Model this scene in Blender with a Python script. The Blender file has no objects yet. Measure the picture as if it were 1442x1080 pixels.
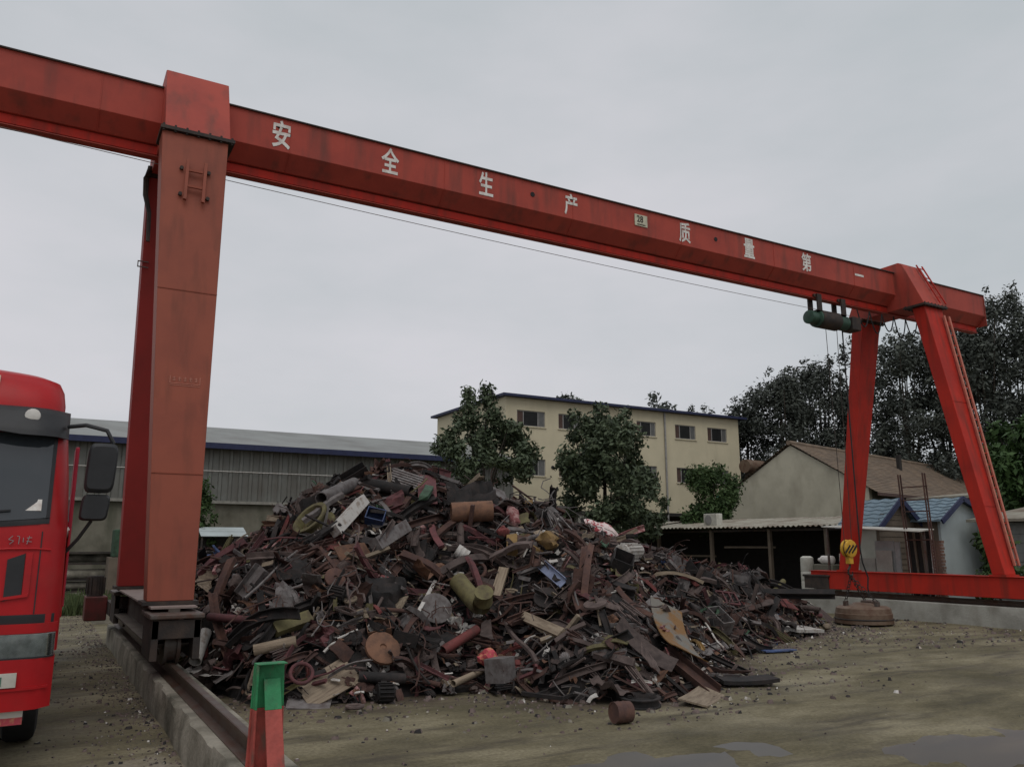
import bpy, math, random
import numpy as np
from mathutils import Vector, Matrix, Euler, noise as mnoise

# ------------------------------------------------------------------ camera, sky, sun
SC = bpy.context.scene
CZ = 1.86
F_PX, PITCH, YAW = 1144.2, 0.1963, 0.5180
cam_d = bpy.data.cameras.new('camera'); cam = bpy.data.objects.new('camera', cam_d)
SC.collection.objects.link(cam); SC.camera = cam
cam.location = (0, 0, CZ)
cam.rotation_euler = Euler((math.pi / 2 + PITCH, 0, -YAW))
cam_d.sensor_width = 36; cam_d.sensor_fit = 'HORIZONTAL'
cam_d.lens = F_PX / 1442 * 36; cam_d.clip_end = 3000; cam_d.clip_start = 0.05

SUN_DIR = Vector((-0.22, -0.62, 1.15)).normalized()
world = bpy.data.worlds.new('World'); SC.world = world; world.use_nodes = True
wn = world.node_tree; wn.nodes.clear()
wo = wn.nodes.new('ShaderNodeOutputWorld'); bg = wn.nodes.new('ShaderNodeBackground')
sky = wn.nodes.new('ShaderNodeTexSky'); sky.sky_type = 'NISHITA'; sky.sun_disc = False
sky.sun_elevation = math.asin(SUN_DIR.z); sky.sun_rotation = math.atan2(SUN_DIR.x, SUN_DIR.y)
sky.dust_density = 4.0; sky.air_density = 1.2
skm = wn.nodes.new('ShaderNodeVectorMath'); skm.operation = 'SCALE'; skm.inputs['Scale'].default_value = 0.10
tc = wn.nodes.new('ShaderNodeTexCoord')
mp = wn.nodes.new('ShaderNodeMapping'); mp.inputs['Scale'].default_value = (1.0, 1.0, 2.6)
nz = wn.nodes.new('ShaderNodeTexNoise'); nz.inputs['Scale'].default_value = 1.7; nz.inputs['Detail'].default_value = 5; nz.inputs['Roughness'].default_value = 0.55
rp = wn.nodes.new('ShaderNodeValToRGB')
rp.color_ramp.elements[0].position = 0.32; rp.color_ramp.elements[0].color = (0.51, 0.545, 0.57, 1)
rp.color_ramp.elements[1].position = 0.68; rp.color_ramp.elements[1].color = (0.655, 0.65, 0.685, 1)
mx = wn.nodes.new('ShaderNodeMix'); mx.data_type = 'RGBA'; mx.inputs[0].default_value = 0.94
L = wn.links.new
L(tc.outputs['Generated'], mp.inputs['Vector']); L(mp.outputs[0], nz.inputs['Vector']); L(nz.outputs['Fac'], rp.inputs[0])
L(sky.outputs[0], skm.inputs[0]); L(skm.outputs[0], mx.inputs[6]); L(rp.outputs[0], mx.inputs[7])
L(mx.outputs[2], bg.inputs['Color']); bg.inputs['Strength'].default_value = 1.0; L(bg.outputs[0], wo.inputs[0])
sun_d = bpy.data.lights.new('sun', 'SUN'); sun = bpy.data.objects.new('sun', sun_d); SC.collection.objects.link(sun)
sun_d.energy = 0.95; sun_d.angle = math.radians(40); sun_d.color = (1.0, 0.97, 0.93)
sun.rotation_euler = SUN_DIR.to_track_quat('Z', 'Y').to_euler()
SC.view_settings.view_transform = 'Standard'; SC.view_settings.look = 'None'
SC.view_settings.exposure = 0.0; SC.view_settings.gamma = 1.0; SC.view_settings.use_curve_mapping = False
SC.render.engine = 'CYCLES'

rnd = random.Random(7)
nrs = np.random.RandomState(11)

# ------------------------------------------------------------------ pixel rays (photo pixel -> direction)
_F = Vector((math.sin(YAW) * math.cos(PITCH), math.cos(YAW) * math.cos(PITCH), math.sin(PITCH)))
_R = Vector((math.cos(YAW), -math.sin(YAW), 0)); _U = _R.cross(_F)
def ray(x, y): return _F * F_PX + _R * (x - 721) - _U * (y - 540)
def on(x, y, ax, v):
    r = ray(x, y); o = Vector((0, 0, CZ)); return o + r * ((v - o[ax]) / r[ax])
def far(x, y, d):
    r = ray(x, y); return Vector((0, 0, CZ)) + r * (d / math.hypot(r.x, r.y))

# ------------------------------------------------------------------ materials
MATS = {}
def mat(name, col, rough=0.75, metal=0.0, col2=None, scale=6.0, lo=0.42, hi=0.68, bump=0.0, bscale=40.0,
        rnd_amt=0.0, spec=0.35, stretch=None, detail=6.0, streak=None):
    """Procedural paint / metal / wood: base colour broken by a second colour through noise, fine bump, per-object variation."""
    if name in MATS: return MATS[name]
    m = bpy.data.materials.new(name); m.use_nodes = True; MATS[name] = m
    nt = m.node_tree; b = nt.nodes['Principled BSDF']; N = nt.nodes.new; K = nt.links.new
    b.inputs['Roughness'].default_value = rough; b.inputs['Metallic'].default_value = metal
    b.inputs['Specular IOR Level'].default_value = spec
    t = N('ShaderNodeTexCoord'); src = t.outputs['Object']
    if stretch:
        mpn = N('ShaderNodeMapping'); mpn.inputs['Scale'].default_value = stretch; K(src, mpn.inputs['Vector']); src2 = mpn.outputs[0]
    else: src2 = src
    n1 = N('ShaderNodeTexNoise'); n1.inputs['Scale'].default_value = scale; n1.inputs['Detail'].default_value = detail; n1.inputs['Roughness'].default_value = 0.62
    K(src2, n1.inputs['Vector'])
    r = N('ShaderNodeValToRGB'); r.color_ramp.elements[0].position = lo; r.color_ramp.elements[1].position = hi
    c2 = col2 if col2 else tuple(c * 0.72 for c in col)
    r.color_ramp.elements[0].color = (*col, 1); r.color_ramp.elements[1].color = (*c2, 1)
    K(n1.outputs['Fac'], r.inputs[0]); out = r.outputs[0]
    if streak:   # vertical dirt / rust runs
        mps = N('ShaderNodeMapping'); mps.inputs['Scale'].default_value = streak[1]; K(src, mps.inputs['Vector'])
        ns = N('ShaderNodeTexNoise'); ns.inputs['Scale'].default_value = 1.0; ns.inputs['Detail'].default_value = 7; K(mps.outputs[0], ns.inputs['Vector'])
        rs = N('ShaderNodeMapRange'); rs.inputs['From Min'].default_value = streak[2]; rs.inputs['From Max'].default_value = streak[3]
        rs.inputs['To Max'].default_value = streak[4]
        K(ns.outputs['Fac'], rs.inputs['Value'])
        ms = N('ShaderNodeMix'); ms.data_type = 'RGBA'; K(rs.outputs[0], ms.inputs[0]); K(out, ms.inputs[6]); ms.inputs[7].default_value = (*streak[0], 1); out = ms.outputs[2]
    if rnd_amt:
        oi = N('ShaderNodeObjectInfo'); hs = N('ShaderNodeHueSaturation')
        mr = N('ShaderNodeMapRange'); mr.inputs['To Min'].default_value = 1 - rnd_amt; mr.inputs['To Max'].default_value = 1 + rnd_amt
        K(oi.outputs['Random'], mr.inputs['Value']); K(mr.outputs[0], hs.inputs['Value']); K(out, hs.inputs['Color']); out = hs.outputs[0]
    K(out, b.inputs['Base Color'])
    if bump:
        n2 = N('ShaderNodeTexNoise'); n2.inputs['Scale'].default_value = bscale; n2.inputs['Detail'].default_value = 4; K(src, n2.inputs['Vector'])
        bp = N('ShaderNodeBump'); bp.inputs['Strength'].default_value = bump; bp.inputs['Distance'].default_value = 0.02
        K(n2.outputs['Fac'], bp.inputs['Height']); K(bp.outputs[0], b.inputs['Normal'])
    return m

RUSTD = (0.10, 0.035, 0.02)
M_front = mat('crane_red', (0.38, 0.062, 0.042), 0.6, 0, (0.30, 0.050, 0.036), 1.3, spec=.25, bump=0.06, bscale=9, streak=((0.10, 0.045, 0.035), (4, 4, 0.6), 0.50, 0.78, 0.75))
M_leg = mat('crane_orange', (0.275, 0.076, 0.046), 0.6, 0, (0.225, 0.062, 0.040), 1.1, spec=.22, bump=0.05, bscale=9, streak=((0.13, 0.045, 0.03), (6, 6, 0.35), 0.50, 0.78, 0.65))
M_legR = mat('crane_leg_red', (0.46, 0.028, 0.016), 0.6, 0, (0.34, 0.024, 0.016), 1.2, spec=.18, bump=0.05, bscale=9, streak=((0.14, 0.03, 0.02), (6, 6, 0.4), 0.47, 0.75, 0.7))
M_white = mat('sign_white', (0.72, 0.70, 0.66), 0.7, 0, (0.5, 0.44, 0.4), 9)
M_plate = mat('plate_cream', (0.55, 0.53, 0.40), 0.6)
M_dark = mat('grimy_iron', (0.035, 0.03, 0.028), 0.7, 0.2, (0.07, 0.05, 0.04), 5, bump=0.2)
M_steel = mat('dull_steel', (0.12, 0.105, 0.095), 0.55, 0.5, (0.10, 0.05, 0.035), 7, bump=0.15)
M_web = mat('beam_grey_brown', (0.10, 0.085, 0.07), 0.8, 0, (0.06, 0.045, 0.04), 3, bump=0.15)
M_conc = mat('concrete', (0.31, 0.285, 0.235), 0.92, 0, (0.155, 0.142, 0.11), 1.6, bump=0.7, bscale=22, lo=.36, hi=.62, streak=((0.055, 0.052, 0.038), (2.2, 2.2, 1.2), 0.46, 0.7, 0.85))
M_conc2 = mat('concrete_pale', (0.36, 0.35, 0.31), 0.9, 0, (0.24, 0.23, 0.2), 1.6, bump=0.4, bscale=25, streak=((0.13, 0.11, 0.08), (2, 2, 0.9), 0.52, 0.8, 0.6))
M_rail = mat('rail_steel', (0.11, 0.085, 0.07), 0.45, 0.6, (0.09, 0.045, 0.03), 6, bump=0.1)
M_green = mat('stop_green', (0.028, 0.22, 0.085), 0.6, 0, (0.02, 0.14, 0.055), 7, bump=0.2, streak=((0.10, 0.08, 0.06), (14, 14, 5), .58, .72, .8))
M_stopred = mat('stop_red', (0.36, 0.07, 0.055), 0.65, 0, (0.22, 0.045, 0.035), 7, bump=0.2, streak=((0.12, 0.08, 0.06), (14, 14, 5), .56, .72, .8))
M_black = mat('black_rubber', (0.018, 0.018, 0.019), 0.8)
M_yellow = mat('hook_yellow', (0.60, 0.34, 0.03), 0.5, 0, (0.35, 0.19, 0.03), 9)
M_greenhoist = mat('hoist_green', (0.03, 0.075, 0.05), 0.5, 0, (0.02, 0.04, 0.03), 6)
M_magnet = mat('magnet_brown', (0.17, 0.12, 0.085), 0.6, 0.3, (0.11, 0.06, 0.04), 4, bump=0.1)
M_truck = mat('truck_red', (0.40, 0.012, 0.015), 0.38, 0, (0.33, 0.011, 0.014), 3, spec=0.24, streak=((0.16, 0.05, 0.035), (2, 2, 2), 0.52, 0.9, 0.4))
M_truckdk = mat('truck_crimson', (0.36, 0.012, 0.035), 0.45)
M_tblack = mat('truck_black', (0.022, 0.023, 0.025), 0.5)
M_glass = mat('dark_glass', (0.03, 0.036, 0.042), 0.06, 0, (0.035, 0.04, 0.045), 2, spec=0.7)
M_wglass = mat('window_glass', (0.016, 0.017, 0.017), 0.35, 0, (0.024, 0.024, 0.024), 2, spec=0.12)
M_lamp = mat('lamp_lens', (0.34, 0.36, 0.36), 0.15, 0.3, (0.07, 0.075, 0.08), 11, lo=.35, hi=.6, spec=0.7)
M_lampin = mat('lamp_reflector', (0.62, 0.63, 0.62), 0.32, 0.5, (0.34, 0.35, 0.35), 9)
def lens_mat():
    m = bpy.data.materials.new('clear_lens'); m.use_nodes = True; nt = m.node_tree; nt.nodes.clear(); N = nt.nodes.new
    o = N('ShaderNodeOutputMaterial'); t = N('ShaderNodeBsdfTransparent'); g = N('ShaderNodeBsdfGlossy'); x = N('ShaderNodeMixShader'); f = N('ShaderNodeFresnel')
    t.inputs[0].default_value = (.80, .83, .83, 1); g.inputs['Roughness'].default_value = .12; f.inputs['IOR'].default_value = 1.5
    nt.links.new(f.outputs[0], x.inputs[0]); nt.links.new(t.outputs[0], x.inputs[1]); nt.links.new(g.outputs[0], x.inputs[2]); nt.links.new(x.outputs[0], o.inputs[0]); return m
M_lens = lens_mat()
M_chrome = mat('badge_chrome', (0.30, 0.27, 0.27), 0.35, 0.8)
M_amber = mat('pale_lamp', (0.62, 0.6, 0.56), 0.3)
M_pgreen = mat('plate_green', (0.10, 0.20, 0.15), 0.5)
M_cream = mat('cream_render', (0.56, 0.50, 0.355), 0.9, 0, (0.49, 0.44, 0.31), 0.5, bump=0.1, bscale=14, streak=((0.27, 0.24, 0.17), (1.2, 1.2, 0.25), 0.52, 0.85, 0.4))
M_cream2 = mat('old_render', (0.47, 0.44, 0.345), 0.92, 0, (0.37, 0.345, 0.27), 0.7, bump=0.2, bscale=10, streak=((0.18, 0.16, 0.12), (1.0, 1.0, 0.5), 0.52, 0.8, 0.7))
M_frame = mat('window_frame', (0.30, 0.29, 0.28), 0.5)
M_shutter = mat('window_brown', (0.085, 0.05, 0.04), 0.7)
M_shade = mat('dark_interior', (0.03, 0.027, 0.025), 0.95)  # near-black: the shade indoors is put into the colour
M_navy = mat('navy_trim', (0.022, 0.028, 0.075), 0.6)
M_shedw = mat('shed_sheet', (0.175, 0.18, 0.165), 0.6, 0.2, (0.13, 0.125, 0.11), 0.6, streak=((0.08, 0.06, 0.045), (3, 3, 0.3), 0.5, 0.8, 0.6))
M_shedr = mat('shed_roof', (0.24, 0.25, 0.24), 0.6, 0.2, (0.17, 0.17, 0.16), 0.5)
M_brickw = mat('stained_wall', (0.17, 0.16, 0.125), 0.9, 0, (0.08, 0.075, 0.055), 0.7, bump=0.3, bscale=12, streak=((0.05, 0.055, 0.035), (1.5, 1.5, 0.4), 0.48, 0.75, 0.8))
M_tile = mat('clay_tile', (0.20, 0.148, 0.105), 0.88, 0, (0.115, 0.09, 0.07), 1.5, bump=0.2, lo=0.35, hi=0.7)
M_blue = mat('blue_sheet', (0.17, 0.24, 0.29), 0.6, 0, (0.12, 0.17, 0.20), 3)
M_pblue = mat('pale_blue_wall', (0.40, 0.45, 0.45), 0.7, 0, (0.33, 0.37, 0.37), 0.8, streak=((0.24, 0.25, 0.22), (2, 2, 0.4), 0.52, 0.8, 0.6))
M_side = mat('brown_siding', (0.15, 0.12, 0.09), 0.8, 0, (0.10, 0.08, 0.06), 2)
M_wside = mat('white_siding', (0.46, 0.46, 0.40), 0.7, 0, (0.36, 0.36, 0.31), 2)
M_board = mat('weathered_board', (0.30, 0.31, 0.30), 0.85, 0, (0.20, 0.20, 0.19), 1.6, bump=0.15)
M_tin = mat('tin_roof', (0.30, 0.285, 0.23), 0.6, 0.1, (0.15, 0.11, 0.08), 1.5)
M_brick = mat('brick', (0.20, 0.115, 0.085), 0.9, 0, (0.14, 0.10, 0.08), 4, bump=0.3)
M_bark = mat('bark', (0.055, 0.045, 0.035), 0.95, 0, (0.03, 0.025, 0.02), 8, bump=0.4)
M_leafA = mat('leaf_dark', (0.048, 0.068, 0.036), 0.6, 0, (0.098, 0.125, 0.068), 3.2, spec=0.3)
M_leafB = mat('leaf_mid', (0.040, 0.072, 0.024), 0.65, 0, (0.065, 0.10, 0.035), 2.2, spec=0.2)
M_leafC = mat('leaf_far', (0.048, 0.056, 0.047), 0.65, 0, (0.085, 0.096, 0.078), 1.2, spec=0.3)
M_leafD = mat('leaf_bright', (0.034, 0.068, 0.020), 0.6, 0, (0.055, 0.098, 0.03), 2.2, spec=0.2)
M_grass = mat('grass', (0.06, 0.085, 0.03), 0.8, 0, (0.09, 0.10, 0.045), 1.5)
M_acwhite = mat('appliance_white', (0.55, 0.54, 0.48), 0.5, 0, (0.42, 0.40, 0.34), 4)
# scrap colours
SM = {
 'rust':   mat('scrap_rust', (0.064, 0.036, 0.031), 0.9, 0.0, (0.105, 0.054, 0.040), 7, bump=0.3, rnd_amt=0.35),
 'brown':  mat('scrap_brown', (0.105, 0.078, 0.070), 0.9, 0.0, (0.052, 0.038, 0.035), 7, bump=0.3, rnd_amt=0.35),
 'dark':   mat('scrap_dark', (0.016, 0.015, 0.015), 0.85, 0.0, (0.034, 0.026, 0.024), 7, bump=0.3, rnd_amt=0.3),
 'grey':   mat('scrap_grey', (0.165, 0.152, 0.148), 0.75, 0.1, (0.080, 0.062, 0.058), 8, bump=0.2, rnd_amt=0.3),
 'maroon': mat('scrap_maroon', (0.120, 0.044, 0.046), 0.85, 0.0, (0.066, 0.032, 0.034), 7, bump=0.2, rnd_amt=0.3),
 'tan':    mat('scrap_wood', (0.25, 0.20, 0.145), 0.9, 0.0, (0.14, 0.105, 0.075), 5, bump=0.3, rnd_amt=0.3, stretch=(0.6, 6, 6)),
 'olive':  mat('scrap_olive', (0.13, 0.115, 0.05), 0.75, 0.0, (0.07, 0.055, 0.03), 7, bump=0.2, rnd_amt=0.25),
 'white':  mat('scrap_white', (0.48, 0.46, 0.43), 0.7, 0.0, (0.27, 0.22, 0.18), 9, lo=0.5, hi=0.66, bump=0.2, rnd_amt=0.15),
 'red':    mat('scrap_red', (0.17, 0.045, 0.042), 0.8, 0.0, (0.09, 0.035, 0.03), 7, bump=0.2, rnd_amt=0.2),
 'blue':   mat('scrap_blue', (0.05, 0.085, 0.20), 0.6, 0.0, (0.04, 0.05, 0.10), 7, bump=0.1, rnd_amt=0.2),
 'pblue':  mat('scrap_pale_blue', (0.24, 0.28, 0.40), 0.6, 0.0, (0.16, 0.18, 0.26), 7, bump=0.1, rnd_amt=0.1),
 'yellow': mat('scrap_yellow', (0.26, 0.165, 0.06), 0.8, 0.0, (0.14, 0.085, 0.04), 7, bump=0.2, rnd_amt=0.2),
 'orange': mat('scrap_orange', (0.165, 0.085, 0.052), 0.85, 0.0, (0.085, 0.048, 0.034), 7, bump=0.2, rnd_amt=0.2),
 'pink':   mat('scrap_pink', (0.34, 0.20, 0.19), 0.9, 0.0, (0.20, 0.07, 0.07), 9, lo=0.45, hi=0.55, bump=0.2, rnd_amt=0.1),
 'green':  mat('scrap_green', (0.05, 0.10, 0.06), 0.8, 0.0, (0.03, 0.05, 0.03), 7, bump=0.2, rnd_amt=0.2),
 'black':  M_black,
 'cherry': mat('scrap_cherry', (0.45, 0.07, 0.09), 0.8, 0.0, (0.50, 0.20, 0.12), 14, lo=0.47, hi=0.55, bump=0.3),
 'cloth':  mat('scrap_print_cloth', (0.62, 0.52, 0.50), 0.95, 0.0, (0.34, 0.06, 0.07), 10, lo=0.5, hi=0.55, bump=0.3),
 'curve':  mat('scrap_rusty_sheet', (0.16, 0.15, 0.13), 0.7, 0.1, (0.19, 0.10, 0.035), 2.0, lo=0.45, hi=0.55, bump=0.2),
}

# ------------------------------------------------------------------ mesh helpers
COL = SC.collection
def frame_of(d, up=Vector((0, 0, 1))):
    d = d.normalized()
    if abs(d.dot(up.normalized())) > 0.98: up = Vector((1, 0, 0)) if abs(d.x) < 0.9 else Vector((0, 1, 0))
    y = up.cross(d).normalized(); z = d.cross(y).normalized()
    return d, y, z
class MB:
    def __init__(s): s.v = []; s.f = []; s.m = []; s.cur = 0
    def add(s, vs, fs):
        o = len(s.v); s.v += [tuple(v) for v in vs]; s.f += [tuple(i + o for i in f) for f in fs]; s.m += [s.cur] * len(fs); return s
    def hexa(s, c):   # 8 corners: bottom 4 ccw, top 4 ccw
        return s.add(c, [(3, 2, 1, 0), (4, 5, 6, 7), (0, 1, 5, 4), (1, 2, 6, 5), (2, 3, 7, 6), (3, 0, 4, 7)])
    def box(s, x0, x1, y0, y1, z0, z1):
        return s.hexa([(x0, y0, z0), (x1, y0, z0), (x1, y1, z0), (x0, y1, z0), (x0, y0, z1), (x1, y0, z1), (x1, y1, z1), (x0, y1, z1)])
    def bar(s, p0, p1, w, h, up=Vector((0, 0, 1)), w1=None, h1=None):
        p0 = Vector(p0); p1 = Vector(p1); d, y, z = frame_of(p1 - p0, up); w1 = w if w1 is None else w1; h1 = h if h1 is None else h1
        c = []
        for p, a, b in ((p0, w, h), (p1, w1, h1)): c += [p - y * a / 2 - z * b / 2, p + y * a / 2 - z * b / 2, p + y * a / 2 + z * b / 2, p - y * a / 2 + z * b / 2]
        return s.add(c, [(0, 3, 2, 1), (4, 5, 6, 7), (0, 1, 5, 4), (1, 2, 6, 5), (2, 3, 7, 6), (3, 0, 4, 7)])
    def cyl(s, p0, p1, r0, r1=None, n=12, caps=True):
        p0 = Vector(p0); p1 = Vector(p1); r1 = r0 if r1 is None else r1; d, y, z = frame_of(p1 - p0); vs = []
        for p, r in ((p0, r0), (p1, r1)):
            for i in range(n): a = 2 * math.pi * i / n; vs.append(p + y * r * math.cos(a) + z * r * math.sin(a))
        fs = [(i, (i + 1) % n, n + (i + 1) % n, n + i) for i in range(n)]
        if caps: fs += [tuple(range(n - 1, -1, -1)), tuple(range(n, 2 * n))]
        return s.add(vs, fs)
    def tube(s, pts, r, n=6, r_end=None, closed=False):
        pts = [Vector(p) for p in pts]; k = len(pts); vs = []; fs = []; up = Vector((0.13, 0.2, 1))
        for i, p in enumerate(pts):
            a = pts[(i - 1) % k] if (closed or i) else p; b = pts[(i + 1) % k] if (closed or i < k - 1) else p
            d, y, z = frame_of((b - a) if (b - a).length > 1e-6 else Vector((0, 0, 1)), up)
            rr = r if r_end is None else r + (r_end - r) * i / max(1, k - 1)
            for j in range(n): t = 2 * math.pi * j / n; vs.append(p + y * rr * math.cos(t) + z * rr * math.sin(t))
        for i in range(k if closed else k - 1):
            i2 = (i + 1) % k
            for j in range(n): fs.append((i * n + j, i * n + (j + 1) % n, i2 * n + (j + 1) % n, i2 * n + j))
        if not closed: fs += [tuple(range(n - 1, -1, -1)), tuple(range((k - 1) * n, k * n))]
        return s.add(vs, fs)
    def pipe(s, p0, p1, r, t, n=14):
        p0 = Vector(p0); p1 = Vector(p1); d, y, z = frame_of(p1 - p0); vs = []
        for p, rr in ((p0, r), (p1, r), (p1, r - t), (p0, r - t)):
            for i in range(n): a = 2 * math.pi * i / n; vs.append(p + y * rr * math.cos(a) + z * rr * math.sin(a))
        fs = []
        for q in range(4):
            for i in range(n): fs.append((q * n + i, q * n + (i + 1) % n, ((q + 1) % 4) * n + (i + 1) % n, ((q + 1) % 4) * n + i))
        return s.add(vs, fs)
    def lathe(s, c, axis, prof, n=24):
        """prof: list of (radius, height) along axis from c."""
        c = Vector(c); d, y, z = frame_of(Vector(axis)); vs = []; fs = []; k = len(prof)
        for r, h in prof:
            for i in range(n): a = 2 * math.pi * i / n; vs.append(c + d * h + y * r * math.cos(a) + z * r * math.sin(a))
        for q in range(k - 1):
            for i in range(n): fs.append((q * n + i, q * n + (i + 1) % n, (q + 1) * n + (i + 1) % n, (q + 1) * n + i))
        if prof[0][0] > 1e-4: fs.append(tuple(range(n - 1, -1, -1)))
        if prof[-1][0] > 1e-4: fs.append(tuple(range((k - 1) * n, k * n)))
        return s.add(vs, fs)
    def prism(s, poly, f, d):
        """poly: 2D points; f maps (a,b)->Vector; d: extrusion Vector."""
        n = len(poly); a = [f(*p) for p in poly]; d = Vector(d)
        return s.add(a + [Vector(q) + d for q in a], [tuple(range(n - 1, -1, -1)), tuple(range(n, 2 * n))] + [(i, (i + 1) % n, n + (i + 1) % n, n + i) for i in range(n)])
    def surf(s, fn, nu, nv, thick=None):
        vs = [Vector(fn(i / nu, j / nv)) for j in range(nv + 1) for i in range(nu + 1)]
        fs = [(j * (nu + 1) + i, j * (nu + 1) + i + 1, (j + 1) * (nu + 1) + i + 1, (j + 1) * (nu + 1) + i) for j in range(nv) for i in range(nu)]
        if thick is not None:
            t = Vector(thick); k = len(vs); vs += [v + t for v in vs]
            fs += [tuple(q + k for q in reversed(f)) for f in fs]
            edge = [i for i in range(nu + 1)] + [j * (nu + 1) + nu for j in range(1, nv + 1)] + [nv * (nu + 1) + i for i in range(nu - 1, -1, -1)] + [j * (nu + 1) for j in range(nv - 1, 0, -1)]
            for a, b in zip(edge, edge[1:] + edge[:1]): fs.append((b, a, a + k, b + k))
        return s.add(vs, fs)
    def mesh(s, name, mats, off=Vector((0, 0, 0)), smooth=False):
        me = bpy.data.meshes.new(name)
        me.from_pydata([(v[0] - off[0], v[1] - off[1], v[2] - off[2]) for v in s.v], [], s.f)
        for m in (mats if isinstance(mats, (list, tuple)) else [mats]): me.materials.append(m)
        if isinstance(mats, (list, tuple)): me.polygons.foreach_set('material_index', s.m)
        if smooth:
            me.polygons.foreach_set('use_smooth', [True] * len(me.polygons))
            try: me.set_sharp_from_angle(angle=math.radians(38))
            except Exception: pass
        me.update(); return me
    def build(s, name, m, parent=None, smooth=False, bevel=0.0, origin=None, off=True):
        o0 = Vector((0, 0, 0))
        if parent is not None and off:
            q = parent
            while q is not None: o0 = o0 + q.location; q = q.parent
        org = Vector(origin) if origin is not None else (o0 if parent is not None else Vector((0, 0, 0)))
        ob = bpy.data.objects.new(name, s.mesh(name, m, org, smooth)); COL.objects.link(ob)
        ob.location = org - o0
        if parent is not None: ob.parent = parent
        if bevel:
            bv = ob.modifiers.new('bevel', 'BEVEL'); bv.width = bevel; bv.segments = 2; bv.limit_method = 'ANGLE'; bv.angle_limit = math.radians(40)
        return ob
def tag(o, label=None, cat=None, group=None, kind=None):
    if label: o['label'] = label
    if cat: o['category'] = cat
    if group: o['group'] = group
    if kind: o['kind'] = kind
    return o
def thing(name, label, cat, loc, group=None):
    o = bpy.data.objects.new(name, None); COL.objects.link(o); o.location = loc; o.empty_display_size = 0.3
    return tag(o, label, cat, group)
def np_mesh(name, verts, quads, mats, idx=None):
    me = bpy.data.meshes.new(name); nv = len(verts); nq = len(quads)
    me.vertices.add(nv); me.vertices.foreach_set('co', np.asarray(verts, np.float32).ravel())
    me.loops.add(nq * 4); me.loops.foreach_set('vertex_index', np.asarray(quads, np.int32).ravel())
    me.polygons.add(nq); me.polygons.foreach_set('loop_start', np.arange(0, nq * 4, 4, dtype=np.int32))
    for m in mats: me.materials.append(m)
    if idx is not None: me.polygons.foreach_set('material_index', np.asarray(idx, np.int32))
    me.update(calc_edges=True); me.validate(); return me
def fbm(x, y, s, o=4, seed=0.0):
    t = 0; a = 1; n = 0
    for i in range(o): t += a * mnoise.noise(Vector((x * s, y * s, seed + i * 7.3))); n += a; a *= 0.5; s *= 2.07
    return t / n

# ------------------------------------------------------------------ ground
PUD = [(on(1395, 1052, 2, 0), 1.05, 0.62, 'dark muddy puddle on the bare yard at the right foreground'),
       (on(895, 1084, 2, 0), 1.5, 0.42, 'shallow grey puddle on the bare yard in front of the scrap heap')]
def gz(x, y):
    z = 0.022 * fbm(x, y, 0.5, 3, 3.0) + 0.010 * fbm(x, y, 2.3, 3, 9.0)
    for p, a, b, _ in PUD:
        d = math.hypot((x - p.x) / (a * 1.35), (y - p.y) / (b * 1.35))
        if d < 1.6: k = max(0.0, min(1.0, (1.6 - d) / 0.8)); z = z * (1 - k) + (-0.020 + 0.030 * max(0, d - 0.35) + 0.030 * fbm(x, y, 2.2, 5, 31)) * k
    return z
def spacing(segs):
    out = [segs[0][0]]
    for a, b, st in segs:
        n = max(1, int(round((b - a) / st))); out += [a + (b - a) * (i + 1) / n for i in range(n)]
    return out
gx = spacing([(-600, -60, 90), (-60, -6, 6), (-6, 20, 0.14), (20, 60, 5), (60, 900, 120)])
gy = spacing([(-600, -40, 112), (-40, 2, 6), (2, 16, 0.14), (16, 30, 0.7), (30, 80, 6), (80, 1200, 160)])
gv = [(x, y, gz(x, y) if (-6 <= x <= 20 and 2 <= y <= 30) else 0.0) for y in gy for x in gx]
nxg = len(gx)
gq = [(j * nxg + i, j * nxg + i + 1, (j + 1) * nxg + i + 1, (j + 1) * nxg + i) for j in range(len(gy) - 1) for i in range(nxg - 1)]
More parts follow.
